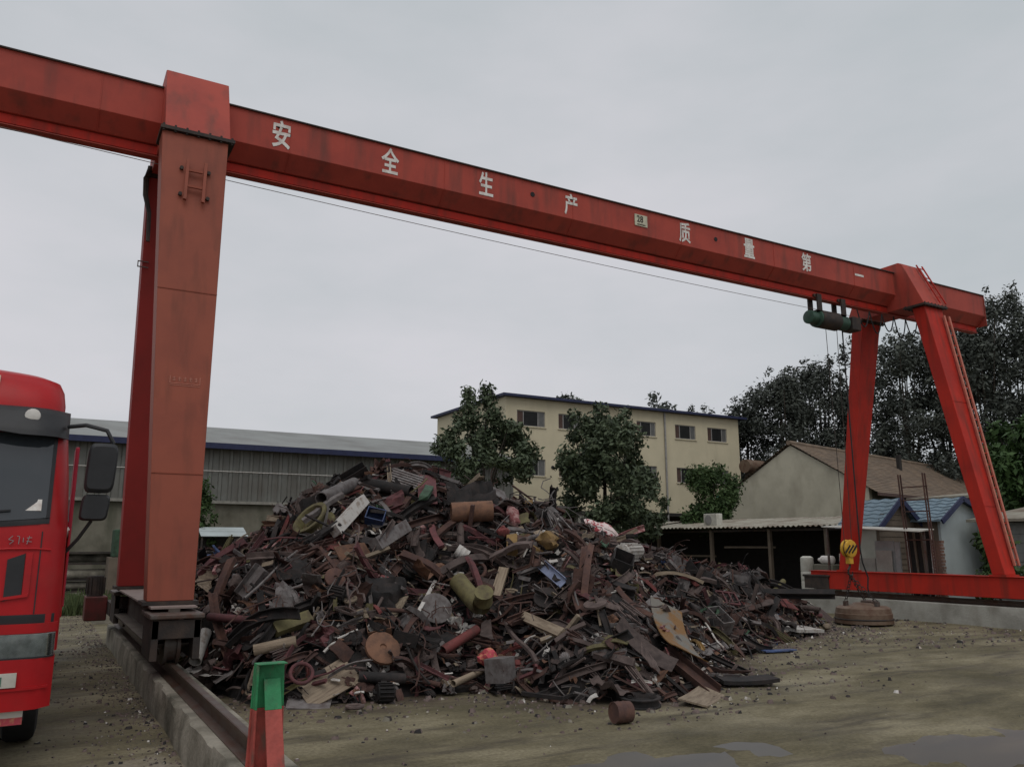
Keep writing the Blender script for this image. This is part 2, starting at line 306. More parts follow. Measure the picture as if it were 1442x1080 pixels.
def ground_material():
    m = bpy.data.materials.new('yard_ground'); m.use_nodes = True; nt = m.node_tree; b = nt.nodes['Principled BSDF']; N = nt.nodes.new; K = nt.links.new
    t = N('ShaderNodeTexCoord')
    def noise(sc, det, stretch=None, rough=0.6):
        n = N('ShaderNodeTexNoise'); n.inputs['Scale'].default_value = sc; n.inputs['Detail'].default_value = det; n.inputs['Roughness'].default_value = rough
        if stretch: q = N('ShaderNodeMapping'); q.inputs['Scale'].default_value = stretch; q.inputs['Rotation'].default_value = (0, 0, 0.5); K(t.outputs['Object'], q.inputs[0]); K(q.outputs[0], n.inputs['Vector'])
        else: K(t.outputs['Object'], n.inputs['Vector'])
        return n
    def ramp(n, e):
        r = N('ShaderNodeValToRGB'); el = r.color_ramp.elements
        while len(el) < len(e): el.new(0.5)
        for i, (p, c) in enumerate(e): el[i].position = p; el[i].color = (*c, 1)
        K(n.outputs['Fac'], r.inputs[0]); return r
    def mix(fac, a, bb, mode='MIX'):
        q = N('ShaderNodeMix'); q.data_type = 'RGBA'; q.blend_type = mode
        if isinstance(fac, float): q.inputs[0].default_value = fac
        else: K(fac, q.inputs[0])
        for s, i in ((a, 6), (bb, 7)):
            if isinstance(s, tuple): q.inputs[i].default_value = (*s, 1)
            else: K(s, q.inputs[i])
        return q.outputs[2]
    base = ramp(noise(0.42, 10, (1, 1.9, 1), 0.66), [(0.36, (0.086, 0.075, 0.043)), (0.5, (0.152, 0.132, 0.080)), (0.63, (0.245, 0.216, 0.142))])
    fine = ramp(noise(26, 6), [(0.3, (0.55, 0.54, 0.52)), (0.7, (1.25, 1.25, 1.22))])
    c = mix(0.75, base.outputs[0], fine.outputs[0], 'MULTIPLY')
    # oily / rust-stained soil, in irregular patches and trodden streaks
    st = N('ShaderNodeMapRange'); st.inputs['From Min'].default_value = 0.52; st.inputs['From Max'].default_value = 0.66; st.inputs['To Max'].default_value = 0.75
    K(noise(0.9, 8, (0.45, 2.4, 1), 0.68).outputs['Fac'], st.inputs['Value']); c = mix(st.outputs[0], c, (0.052, 0.043, 0.032))
    at = N('ShaderNodeAttribute'); at.attribute_name = 'soil'
    rn = noise(1.7, 7); ad = N('ShaderNodeMath'); ad.operation = 'ADD'; K(at.outputs['Fac'], ad.inputs[0]); K(rn.outputs['Fac'], ad.inputs[1])
    s2 = N('ShaderNodeMapRange'); s2.inputs['From Min'].default_value = 0.88; s2.inputs['From Max'].default_value = 1.28; s2.inputs['To Max'].default_value = 0.9; K(ad.outputs[0], s2.inputs['Value'])
    c = mix(s2.outputs[0], c, (0.066, 0.047, 0.036))
    a2 = N('ShaderNodeAttribute'); a2.attribute_name = 'pad'; n3 = noise(2.2, 8); ad2 = N('ShaderNodeMath'); ad2.operation = 'ADD'; K(a2.outputs['Fac'], ad2.inputs[0]); K(n3.outputs['Fac'], ad2.inputs[1])
    m3 = N('ShaderNodeMapRange'); m3.inputs['From Min'].default_value = 0.95; m3.inputs['From Max'].default_value = 1.25; m3.inputs['To Max'].default_value = 0.85; K(ad2.outputs[0], m3.inputs['Value'])
    c = mix(m3.outputs[0], c, mix(0.6, (0.29, 0.255, 0.215), fine.outputs[0], 'MULTIPLY'))
    K(c, b.inputs['Base Color'])
    rr = N('ShaderNodeMapRange'); rr.inputs['From Min'].default_value = 0.4; rr.inputs['From Max'].default_value = 0.62; rr.inputs['To Min'].default_value = 0.95; rr.inputs['To Max'].default_value = 0.62
    K(noise(0.8, 6).outputs['Fac'], rr.inputs['Value']); K(rr.outputs[0], b.inputs['Roughness']); b.inputs['Specular IOR Level'].default_value = 0.3
    bp = N('ShaderNodeBump'); bp.inputs['Strength'].default_value = 0.7; bp.inputs['Distance'].default_value = 0.03; K(noise(11, 9, None, 0.7).outputs['Fac'], bp.inputs['Height']); K(bp.outputs[0], b.inputs['Normal'])
    return m
gme = np_mesh('ground', gv, gq, [ground_material()])
ground = bpy.data.objects.new('ground', gme); COL.objects.link(ground); tag(ground, kind='structure')
gme.polygons.foreach_set('use_smooth', [True] * len(gme.polygons))
def water_mat():
    m = bpy.data.materials.new('puddle_water'); m.use_nodes = True; nt = m.node_tree; nt.nodes.clear(); N = nt.nodes.new; K = nt.links.new
    o = N('ShaderNodeOutputMaterial'); t = N('ShaderNodeBsdfTransparent'); g = N('ShaderNodeBsdfGlossy'); x = N('ShaderNodeMixShader'); f = N('ShaderNodeFresnel'); c = N('ShaderNodeTexCoord'); n = N('ShaderNodeTexNoise'); bp = N('ShaderNodeBump')
    t.inputs[0].default_value = (.66, .63, .58, 1); g.inputs['Roughness'].default_value = .42; f.inputs['IOR'].default_value = 1.33
    n.inputs['Scale'].default_value = 5; n.inputs['Detail'].default_value = 3; bp.inputs['Strength'].default_value = .12; bp.inputs['Distance'].default_value = .02
    K(c.outputs['Object'], n.inputs['Vector']); K(n.outputs['Fac'], bp.inputs['Height']); K(bp.outputs[0], g.inputs['Normal'])
    K(f.outputs[0], x.inputs[0]); K(t.outputs[0], x.inputs[1]); K(g.outputs[0], x.inputs[2]); K(x.outputs[0], o.inputs[0]); return m
M_water = water_mat()
for p, a, b_, lab in PUD:
    mb = MB(); ring = []
    for i in range(40):
        t = 2 * math.pi * i / 40; k = 1 + 0.22 * fbm(math.cos(t) * 1.7 + p.x, math.sin(t) * 1.7, 1.0, 3, 5)
        ring.append((p.x + 1.5 * a * k * math.cos(t), p.y + 1.5 * b_ * k * math.sin(t), -0.009))
    mb.add([(p.x, p.y, -0.009)] + ring, [(0, i + 1, (i + 1) % 40 + 1) for i in range(40)])
    tag(mb.build('puddle', M_water), kind='structure')

# ------------------------------------------------------------------ rail beds
RX, RXR, RZ = 1.48, 19.62, 0.50      # rail lines and rail-top height
def rough_wall(name, m, x0, x1, y0, y1, z1, step=0.25, amp=0.02):
    mb = MB(); n = int((y1 - y0) / step)
    prof = lambda t: [(x0 + 0.6 * amp * fbm(t, 1, 1.1, 3, 2), -0.3), (x0 + amp * fbm(t, 2, 1.7, 4, 4), z1 * 0.5), (x0 + 0.012 + amp * fbm(t, 3, 2.3, 4, 6), z1 - 0.02 + amp * fbm(t, 4, 2.9, 4, 8)),
                      (x0 + 0.035 + amp * fbm(t, 9, 2.9, 4, 8), z1), (x1 - 0.02, z1 - 0.004), (x1, z1 - 0.03), (x1, -0.3)]
    vs = []; fs = []
    for j in range(n + 1):
        t = y0 + (y1 - y0) * j / n; vs += [(a, t, c) for a, c in prof(t)]
    for j in range(n):
        for i in range(6): fs.append((j * 7 + i, j * 7 + i + 1, (j + 1) * 7 + i + 1, (j + 1) * 7 + i))
    fs += [tuple(range(7)), tuple(n * 7 + i for i in range(6, -1, -1))]
    mb.add(vs, fs); return mb.build(name, m, smooth=True)
tag(rough_wall('concrete_kerb', M_conc, 1.28, 1.74, 3.2, 18.2, 0.35, 0.12, 0.05), 'low chipped concrete kerb carrying the near crane rail beside the truck', 'kerb')
tag(rough_wall('concrete_kerb', M_conc, 1.28, 1.74, 22.5, 34.0, 0.35), 'far stretch of concrete kerb beyond the gap behind the crane leg', 'kerb')
rw = rough_wall('concrete_wall', M_conc2, 19.35, 19.95, -6.0, 24.0, 0.47, 0.3, 0.025)
tag(rw, 'pale low concrete wall carrying the far crane rail under the red ground beam', 'wall')
def rail(name, x, y0, y1, ztop, h, label):
    w = 0.10
    poly = [(-w * .9, 0), (w * .9, 0), (w * .9, .014), (.012, .03), (.012, h - .045), (.036, h - .034), (.036, h - .006), (.028, h), (-.028, h), (-.036, h - .006), (-.036, h - .034), (-.012, h - .045), (-.012, .03), (-w * .9, .014)]
    mb = MB().prism(poly, lambda a, b: Vector((x + a, y0, ztop - h + b)), (0, y1 - y0, 0))
    return tag(mb.build(name, M_rail), label, 'rail')
rail('crane_rail', RX, 5.7, 18.1, RZ, 0.155, 'rusty steel crane rail on the kerb beside the scrap heap')
rail('crane_rail', RXR, -6.0, 23.8, 0.60, 0.135, 'far steel crane rail on the pale concrete wall')

# green and red rail stop at the near rail end
st = thing('rail_stop', 'green and red painted steel rail stop at the near end of the rail', 'rail stop', (RX, 5.6, RZ))
zs = 0.80
def two_tone(parent, poly_fn, name):
    for z0, z1, m, nm in ((0.36, zs, M_stopred, name), (zs, 1.08, M_green, name)):
        mb = MB(); poly_fn(mb, z0, z1); mb.build(nm, m, parent, bevel=0.004)
def upright(mb, z0, z1): f = lambda z: .022 * (1.08 - z) / .7; mb.hexa([(RX - .155 - f(z0), 5.80, z0), (RX + .045 + f(z0), 5.80, z0), (RX + .045 + f(z0), 5.82, z0), (RX - .155 - f(z0), 5.82, z0), (RX - .155 - f(z1), 5.80, z1), (RX + .045 + f(z1), 5.80, z1), (RX + .045 + f(z1), 5.82, z1), (RX - .155 - f(z1), 5.82, z1)]); mb.box(RX - .155, RX - .14, 5.72, 5.797, z0, z1)
def brace(mb, z0, z1):
    f = lambda z: 5.50 + 0.27 * (z - 0.36) / 0.62
    z1 = min(z1, 0.985)
    if z1 <= z0: return
    c = []
    for z in (z0, z1): y = f(z); c += [(RX - .095, y, z), (RX + .015, y, z), (RX + .015, y + .02, z), (RX - .095, y + .02, z)]
    mb.hexa(c)
two_tone(st, upright, 'upright'); two_tone(st, brace, 'brace')
MB().box(RX - .155, RX + .045, 5.715, 5.82, 1.081, 1.088).build('cap', M_green, st, bevel=0.003)
MB().box(RX - .14, RX + .11, 5.44, 5.86, RZ - 0.13, RZ - 0.145).build('base_plate', M_stopred, st)

# ------------------------------------------------------------------ gantry crane
BY = 13.35
crane = thing('gantry_crane', 'red single girder gantry crane with splayed A legs spanning the scrap yard', 'crane', (RX, BY, RZ))
GX0, GX1 = -2.75, 23.25
# main girder (box upper part, sides drawn in underneath)
sec = [(13.0, 9.0), (13.0, 8.385), (13.245, 8.13), (13.455, 8.13), (13.70, 8.385), (13.70, 9.0)]
def camber(x): return 0.02 * math.sin(math.pi * (x - GX0) / (GX1 - GX0))
mb = MB(); NS = 26; vs = []; fs = []
for i in range(NS + 1):
    x = GX0 + (GX1 - GX0) * i / NS; vs += [(x, y, z + camber(x)) for y, z in sec]
for i in range(NS):
    for j in range(6): fs.append((i * 6 + j, i * 6 + (j + 1) % 6, (i + 1) * 6 + (j + 1) % 6, (i + 1) * 6 + j))
fs += [(5, 4, 3, 2, 1, 0), tuple(NS * 6 + k for k in range(6))]
mb.add(vs, fs); girder = mb.build('girder', M_front, crane, bevel=0.006)
for ly in (12.99, 13.71): MB().bar((GX0, ly, 9.005), (GX1, ly, 9.005), 0.05, 0.022).build('top_lip', M_dark, crane)
for i in range(9):
    x = 3.2 + i * 2.1 + rnd.uniform(-.3, .3); MB().box(x, x + rnd.uniform(.2, .6), 13.02, 13.1, 9.0, 9.0 + rnd.uniform(.02, .05)).build('top_lug', M_dark, crane)
# lower running track (I section)
iy = [(-.012, .17), (-.012, .03), (-.085, .016), (-.085, 0), (.085, 0), (.085, .016), (.012, .03), (.012, .17)]
MB().prism([(a, b) for a, b in iy], lambda a, b: Vector((GX0, BY + a, 7.945 + b)), (GX1 - GX0, 0, 0)).build('track_beam', M_front, crane)
# web side strip so the track web reads as a lighter band
mb = MB().box(GX0 + .01, GX1 - .01, BY - .06, BY + .06, 7.985, 8.128); mb.build('track_web', M_legR, crane)
MB().box(GX0 - .02, GX0, 12.98, 13.72, 8.1, 9.02).build('end_plate', M_front, crane); MB().box(GX1, GX1 + .02, 12.98, 13.72, 8.1, 9.02).build('end_plate', M_front, crane)
for i in range(1, 9):
    x = GX0 + 2.9 * i; zc = camber(x)
    MB().bar((x, 12.998, 8.40 + zc), (x, 12.998, 8.985 + zc), .010, .012).build('weld_seam', M_front, girder); MB().bar((x, 12.998, 8.38 + zc), (x, 13.243, 8.125 + zc), .010, .012).build('weld_seam', M_front, girder)
# lettering on the girder
def text_mesh(ch, w, h, depth=0.004, thick=0.0):
    cu = bpy.data.curves.new('txt', 'FONT'); cu.body = ch; cu.size = 1.0; cu.extrude = 0.0; cu.offset = thick; cu.resolution_u = 3
    ob = bpy.data.objects.new('txt', cu); COL.objects.link(ob)
    dg = bpy.context.evaluated_depsgraph_get(); me = bpy.data.meshes.new_from_object(ob.evaluated_get(dg))
    co = np.array([v.co[:] for v in me.vertices]) if len(me.vertices) else np.zeros((1, 3)); fs = [tuple(p.vertices) for p in me.polygons]
    bpy.data.objects.remove(ob); bpy.data.curves.remove(cu); bpy.data.meshes.remove(me)
    lo = co.min(0); hi = co.max(0); c = (lo + hi) / 2; e = np.maximum(hi - lo, 1e-6)
    s = np.array([w / e[0] if w else h / e[1], h / e[1] if h else w / e[0], 1])
    return (co - c) * s, fs
def put_text(parent, name, ch, cx, y, cz, w, h, m, thick=0.0):
    co, fs = text_mesh(ch, w, h, thick=thick)
    mb = MB(); n = len(co)
    mb.add([(cx + a, y, cz + b) for a, b, _ in co] + [(cx + a, y + 0.003, cz + b) for a, b, _ in co], fs + [tuple(q + n for q in reversed(f)) for f in fs])
    return mb.build(name, m, parent)
for ch, cx, w, h in (('安', 2.90, .31, .50), ('全', 4.86, .34, .50), ('生', 6.83, .31, .48), ('产', 8.80, .32, .47), ('质', 11.85, .33, .48), ('量', 13.83, .34, .48), ('第', 15.78, .34, .47), ('一', 17.75, .34, .055)):
    put_text(girder, 'painted_character', ch, cx, 12.993, 8.69 + camber(cx), w, h, M_white, 0.020)
pl_ = MB().box(10.44, 10.78, 12.982, 12.996, 8.60, 8.86).build('number_plate', M_plate, girder)
put_text(pl_, 'plate_number', '28', 10.58, 12.977, 8.76, .17, .15, M_dark, 0.012)
MB().box(10.50, 10.72, 12.977, 12.980, 8.625, 8.645).build('plate_rule', M_dark, pl_)
for hx in (7.88, 12.78):
    MB().cyl((hx, 12.99, 8.73), (hx, 12.998, 8.73), .05, n=16).build('drain_hole', M_black, girder)
# saddles over the legs
def saddle(xc):
    w = 0.47 if xc < 5 else 0.42
    prof = [(12.22, 7.98), (14.58, 7.98), (14.30, 8.55), (13.93, 9.17), (13.84, 9.25), (12.86, 9.25), (12.76, 9.20), (12.62, 8.9)]
    s = MB().prism(prof, lambda a, b: Vector((xc - w, a, b)), (2 * w, 0, 0)).build('saddle', M_front, crane, bevel=0.012)
    mb = MB()
    for dy0, dy1 in ((12.16, 12.78), (14.02, 14.64)): MB().box(xc - w - .06, xc + w + .06, dy0, dy1, 7.925, 7.977).build('flange', M_dark, s)
    for dy in (12.19, 12.74, 14.06, 14.6):
        for k in range(7): MB().cyl((xc - w - .02 + k * (2 * w + .04) / 6, dy, 7.90), (xc - w - .02 + k * (2 * w + .04) / 6, dy, 8.01), .018, n=6).build('bolt', M_dark, s)
    return s
sadL = saddle(1.49); sadR = saddle(19.60)
MB().box(1.72, 1.79, 12.44, 12.50, 8.34, 8.42).build('lug', M_front, sadL, bevel=0.006)
mb = MB()
for dx in (-.12, .12): mb.bar((19.6 + .30 + dx, 12.16, 8.05), (19.6 + .30 + dx, 12.72, 9.25), .03, .03)
for k in range(4): mb.bar((19.6 + .18, 12.26 + k * .14, 8.25 + k * .3), (19.6 + .42, 12.26 + k * .14, 8.25 + k * .3), .02, .02)
mb.build('saddle_ladder', M_legR, sadR)
# legs
def leg(xc, near, m):
    s = -1 if near else 1
    yb, yt = BY + s * 2.13, BY + s * 0.92
    zb, zt = 1.19, 7.92
    hb, ht, db, dt = (0.27, 0.47, 0.19, 0.21) if xc < 5 else (0.22, 0.37, 0.15, 0.17)
    c = []
    for y, z, hw, hd in ((yb, zb, hb, db), (yt, zt, ht, dt)): c += [(xc - hw, y - hd, z), (xc + hw, y - hd, z), (xc + hw, y + hd, z), (xc - hw, y + hd, z)]
    l = MB().hexa(c).build('leg', m, crane, bevel=0.008)
    MB().box(xc - hb - .05, xc + hb + .05, yb - db - .05, yb + db + .05, zb - .045, zb - .002).build('foot_plate', M_dark if xc < 5 else M_legR, l)
    def at(t, off=0.0): return xc, yb + (yt - yb) * t + s * (db + (dt - db) * t + off), zb + (zt - zb) * t, hb + (ht - hb) * t
    for t in (0.235, 0.62):
        x, y, z, hw = at(t, 0.003); MB().bar((x - hw, y, z), (x + hw, y, z), .012, .014).build('weld_seam', m, l)
    return l, at
lLn, atL = leg(1.46, True, M_leg); lLf, _ = leg(1.46, False, mat('crane_red_shaded', (0.27, 0.022, 0.018), 0.6, 0, (0.21, 0.02, 0.016), 1.2, bump=0.05, bscale=9)); lRn, atR = leg(19.60, True, M_legR); lRf, _ = leg(19.60, False, M_legR)  # far left leg: darker red paints in the shade of its overhung face
# short bolted ladder bracket on the left leg
mb = MB(); x, y, z, hw = atL(0.93, 0.07); x2, y2, z2, _ = atL(0.83, 0.07)
lb = None
for dx in (-.12, .13): mb.bar((x + dx + .02, y, z), (x2 + dx, y2, z2), .045, .045)
br = mb.build('bracket', M_leg, lLn, bevel=0.004)
for t in (0.905, 0.865): q = atL(t, 0.07); MB().bar((q[0] - .1, q[1], q[2]), (q[0] + .11, q[1], q[2]), .035, .035).build('rung', M_leg, br)
for t in (0.91, 0.845):
    for dx in (-.18, .2): q = atL(t, 0.0); MB().cyl((q[0] + dx, q[1] + .05, q[2]), (q[0] + dx, q[1] - .05, q[2]), .028, n=8).build('stud', M_dark, br)
# faint notice plate on the left leg
q0 = atL(0.435, 0.005); q1 = atL(0.418, 0.005)
def legface(u, v): # u across in m, v up in m from q0
    t = 0.425 + v / 6.75; q = atL(t, 0.004); return Vector((q[0] + u, q[1], q[2]))
nb = MB()
for a, b in (((-.16, -.06), (.22, -.06)), ((-.16, -.085), (.22, -.085)), ((.22, -.06), (.22, .045)), ((-.16, -.06), (-.16, .045))): nb.bar(legface(*a), legface(*b), .005, .006)
for u in (-.11, -.04, .03, .10, .17):
    nb.bar(legface(u - .02, .02), legface(u + .02, .02), .004, .006); nb.bar(legface(u - .022, 0), legface(u + .022, 0), .004, .006); nb.bar(legface(u, -.025), legface(u, .035), .004, .006); nb.bar(legface(u - .02, -.022), legface(u + .02, -.022), .004, .006)
nb.build('stencilled_notice', mat('faded_pink', (0.52, 0.22, 0.16), 0.7), lLn)
# conduit box and cable bulge behind the left leg
kb = [on(x, y, 1, 13.95) for x, y in ((213, 236), (206, 252), (205, 275), (210, 300), (208, 340))]
MB().tube(kb, .055, 7, .03).build('cable_loop', M_dark, lLf, smooth=True)
kq = on(198, 372, 1, 14.3); mb = MB().box(kq.x - .05, kq.x + .12, 14.28, 14.3, kq.z + .04, kq.z + .055); mb.box(kq.x - .05, kq.x + .12, 14.28, 14.3, kq.z - .055, kq.z - .04); mb.box(kq.x - .05, kq.x - .035, 14.28, 14.3, kq.z - .04, kq.z + .04); mb.build('bracket', M_steel, lLf)
# ladder up the outer edge of the right near leg
mb = MB(); a0 = atR(0.03, .06); a1 = atR(0.97, .06)
for u in (0.10, 0.9): mb.bar((a0[0] + a0[3] * (2 * u - 1) * .0 + .18 + (u - .1) * .22, a0[1], a0[2]), (a1[0] + .28 + (u - .1) * .26, a1[1], a1[2]), .04, .06)
ld = mb.build('ladder', mat('ladder_pink', (0.50, 0.16, 0.11), 0.6), lRn)
for k in range(22):
    t = 0.05 + k * 0.042; q = atR(t, .06); MB().bar((q[0] + .19 + t * .1, q[1], q[2]), (q[0] + .36 + t * .12, q[1], q[2]), .02, .02).build('rung', M_legR, ld)
# ground beams, bogies, wheels, travel drives
def ground_beam(xc, y0, y1, z0, z1, m, mtop, hw):
    mb = MB().box(xc - hw * .25, xc + hw * .25, y0, y1, z0 + .02, z1 - .02); mb.box(xc - hw, xc + hw, y0, y1, z0, z0 + .022)
    g = mb.build('ground_beam', m, crane)
    MB().box(xc - hw, xc + hw, y0, y1, z1 - .022, z1).build('top_flange', mtop, g); return g
M_dust = mat('dusty_flange', (0.25, 0.20, 0.18), 0.8)
ground_beam(1.47, 10.72, 15.95, 0.70, 1.14, M_web, M_dust, .26)
g2 = MB().box(19.36, 19.84, 9.3, 16.6, 0.66, 1.14).build('ground_beam', M_legR, crane, bevel=0.01)
MB().box(19.32, 19.88, 9.28, 16.62, 1.141, 1.152).build('top_flange', M_legR, g2)
def bogie(xc, yc, ztop, rz, m, cap):
    b = MB().box(xc - .27, xc - .19, yc - .42, yc + .42, rz + .06, ztop); b.box(xc + .19, xc + .27, yc - .42, yc + .42, rz + .06, ztop); b.box(xc - .268, xc + .268, yc - .42, yc - .38, rz + .3, ztop - .01)
    o = b.build('bogie', m, crane, bevel=0.006)
    MB().box(xc - .30, xc + .30, yc - .46, yc + .46, ztop, ztop + .06).build('bogie_cap', cap, o, bevel=0.015)
    MB().lathe((xc - .07, yc, rz + .20), (1, 0, 0), [(.03, -.1), (.05, -.02), (.235, -.02), (.235, .02), (.198, .022), (.198, .118), (.235, .12), (.235, .16), (.05, .16), (.03, .24)], 22).build('wheel', M_steel, o, smooth=True)
    return o
bogie(1.47, 10.85, 1.02, RZ, M_dark, M_steel); bogie(1.47, 16.15, 1.02, RZ, M_dark, M_steel)
bogie(19.6, 9.8, 0.98, 0.60, M_dark, M_dark); bogie(19.6, 16.4, 0.98, 0.60, M_dark, M_dark)
dv = MB().box(.82, 1.19, 17.2, 17.75, .50, .93).build('travel_drive', mat('drive_red', (0.11, 0.02, 0.018), 0.6, 0, (0.06, 0.02, 0.015), 5), crane, bevel=0.02)
MB().box(1.19, 1.5, 16.55, 17.6, .62, .85).build('drive_bracket', M_dark, dv)
mb = MB().cyl((.98, 17.45, .93), (.98, 17.45, 1.30), .14, n=16)
for k in range(12): a = k * math.pi / 6; mb.bar((.98 + .14 * math.cos(a), 17.45 + .14 * math.sin(a), 1.12), (.98 + .165 * math.cos(a), 17.45 + .165 * math.sin(a), 1.12), .012, .30)
mb.build('drive_motor', M_dark, dv)
MB().box(1.13, 1.18, 17.21, 17.3, .8, .92).build('label_plate', M_white, dv)
# thin supply wire stretched below the girder
pts = []
for i in range(31):
    t = i / 30; pts.append((-2.6 + 21.5 * t, 13.18, 7.90 - 0.26 * t - 0.25 * 4 * t * (1 - t) * .5))
MB().tube(pts, .006, 5).build('supply_wire', M_steel, crane)

# electric hoist under the girder, ropes, hook block, magnet
HX = 16.95
ho = thing('electric_hoist', 'green electric wire rope hoist under the girder by the far legs', 'hoist', (HX, BY, 7.9))
mb = MB().lathe((HX - .85, BY, 7.45), (1, 0, 0), [(.10, 0), (.17, .03), (.17, .28), (.22, .30), (.22, 1.05), (.19, 1.08), (.19, 1.38), (.12, 1.45)], 20); mb.build('drum_casing', M_greenhoist, ho, smooth=True)
mb = MB().cyl((HX - .5, BY, 7.45), (HX + .2, BY, 7.45), .228, n=20); mb.build('rope_drum', M_dark, ho, smooth=True)
mb = MB().box(HX + .62, HX + .95, BY - .18, BY + .18, 7.28, 7.62); mb.build('control_box', M_dark, ho, bevel=0.02)
for dx in (-.55, .35):
    mb = MB().box(HX + dx - .08, HX + dx + .08, BY - .16, BY - .12, 7.6, 8.05); mb.box(HX + dx - .08, HX + dx + .08, BY + .12, BY + .16, 7.6, 8.05); mb.box(HX + dx - .08, HX + dx + .08, BY - .16, BY + .16, 7.6, 7.64); mb.build('trolley_frame', M_dark, ho)
    for sy in (-1, 1):
        for k in (-.1, .1): MB().cyl((HX + dx + k, BY + sy * .05, 8.01), (HX + dx + k, BY + sy * .11, 8.01), .045, n=12).build('trolley_wheel', M_steel, ho)
for k in range(5):   # festoon cable loops
    x0 = HX + .9 + k * .5; MB().tube([(x0 + .5 * t / 8, BY - .12, 7.88 - (.45 + .12 * (k % 2)) * 4 * (t / 8) * (1 - t / 8)) for t in range(9)], .016, 5).build('festoon_cable', M_black, ho)
HZ = 1.78
for dx in (-.16, .16): MB().tube([(HX + dx * 1.3, BY, 7.3), (HX + dx * .8, BY, HZ + .12)], .008, 5).build('hoist_rope', M_dark, ho)
hk = thing('hook_block', 'yellow and black striped hook block hanging above the lifting magnet', 'hook', (HX, BY, HZ))
for sy, dx in ((-1, 0), (1, 0)):
    MB().lathe((HX, BY + sy * .055, HZ), (0, sy, 0), [(.20, -.03), (.215, 0), (.20, .03), (.05, .045)], 20).build('cheek', M_yellow, hk, smooth=True)
for a in (-.08, .04, .16): MB().bar((HX - .17 + a, BY - .104, HZ - .10), (HX + .02 + a, BY - .104, HZ + .08), .006, .045).build('black_stripe', M_black, hk)
MB().cyl((HX, BY - .03, HZ), (HX, BY + .03, HZ), .17, n=18).build('sheave', M_steel, hk, smooth=True)
MB().box(HX - .07, HX + .07, BY - .06, BY + .06, HZ - .36, HZ - .18).build('swivel', M_yellow, hk, bevel=0.01)
MB().tube([(HX, BY, HZ - .36), (HX, BY, HZ - .42), (HX - .07, BY, HZ - .5), (HX - .08, BY, HZ - .58), (HX, BY, HZ - .65), (HX + .08, BY, HZ - .6), (HX + .07, BY, HZ - .54)], .03, 8, .018).build('hook', M_dark, hk, smooth=True)
MX, MZ = 17.30, 0.03
mg = thing('lifting_magnet', 'round brown electromagnet lying on the ground below the yellow hook', 'magnet', (MX, BY, MZ))
MB().lathe((MX, BY, MZ), (0, 0, 1), [(.60, 0), (.66, .02), (.66, .10), (.645, .11), (.645, .24), (.63, .25), (.61, .36), (.55, .40), (.28, .42), (.20, .48), (0.0, .48)], 40).build('disc', M_magnet, mg, smooth=True)
MB().lathe((MX, BY, MZ), (0, 0, 1), [(.664, .10), (.672, .115), (.668, .13), (.655, .135)], 40).build('rim_band', M_dark, mg, smooth=True)
for k in range(3):
    a = k * 2.094 + .5; lx, ly = MX + .40 * math.cos(a), BY + .40 * math.sin(a)
    MB().box(lx - .05, lx + .05, ly - .04, ly + .04, MZ + .40, MZ + .52).build('lug', M_steel, mg)
    p0 = Vector((lx, ly, MZ + .50)); p1 = Vector((HX, BY, HZ - .64)); cb = MB(); n = 9
    for i in range(n):
        a0 = p0.lerp(p1, i / n); a1 = p0.lerp(p1, (i + 1.15) / n); d, y, z = frame_of(a1 - a0); ww = (y if i % 2 else z) * .028
        cb.tube([a0 - ww, a0 + (a1 - a0) * .5 - ww * 1.2, a1 - ww, a1 + ww, a0 + (a1 - a0) * .5 + ww * 1.2, a0 + ww], .011, 5, closed=True)
    cb.build('chain', M_dark, mg)
MB().box(MX + .05, MX + .33, BY - .2, BY + .1, MZ + .41, MZ + .53).build('terminal_box', M_steel, mg, bevel=0.015)
MB().tube([(HX + .42, BY, 7.3), (HX + .42, BY, 1.75), (HX + .44, BY - .02, 1.45), (HX + .56, BY - .05, 1.1), (HX + .52, BY - .05, .85), (MX + .2, BY - .05, .66)], .018, 6).build('power_cable', M_black, mg)

# ------------------------------------------------------------------ truck (cab faces the camera, cut by the frame on the left)
TXC = -1.03
tr = thing('parked_truck', 'red cab over lorry parked facing the camera beside the kerb', 'truck', (TXC, 9.6, 0))
ZP = [(0.95, 1.25, 8.33), (1.26, 1.25, 8.32), (2.06, 1.235, 8.37), (2.45, 1.21, 8.46), (2.9, 1.165, 8.60), (3.08, 1.13, 8.72), (3.15, 1.08, 8.85)]
def prof(z):
    for (a, w0, y0), (b, w1, y1) in zip(ZP, ZP[1:]):
        if z <= b: t = max(0, (z - a) / (b - a)); return w0 + (w1 - w0) * t, y0 + (y1 - y0) * t
    return ZP[-1][1:]
def fy(x, z, r=0.24):
    w, y = prof(z); e = abs(x) - (w - r)
    y += 0.05 * (x / w) ** 2
    return y + (r - math.sqrt(max(0.0, r * r - min(e, r) ** 2)) if e > 0 else 0)
def cab_shell():
    mb = MB(); zs_ = [.95, 1.1, 1.26, 1.6, 1.9, 2.06, 2.25, 2.45, 2.7, 2.9, 3.0, 3.08, 3.15]; rings = []
    for z in zs_:
        w, _ = prof(z); row = []
        for i in range(33):
            u = -1 + 2 * i / 32; x = w * math.sin(u * math.pi / 2) ** 1 if abs(u) < 1 else w * u
            row.append((TXC + x, fy(x, z), z))
        row += [(TXC + w, 9.3, z), (TXC + w, 10.35, z), (TXC - w, 10.35, z), (TXC - w, 9.3, z)]; rings.append(row)
    n = len(rings[0]); vs = [v for r in rings for v in r]
    fs = [(j * n + i, j * n + (i + 1) % n, (j + 1) * n + (i + 1) % n, (j + 1) * n + i) for j in range(len(rings) - 1) for i in range(n)]
    fs += [tuple(range(n - 1, -1, -1)), tuple((len(rings) - 1) * n + i for i in range(n))]
    return mb.add(vs, fs)
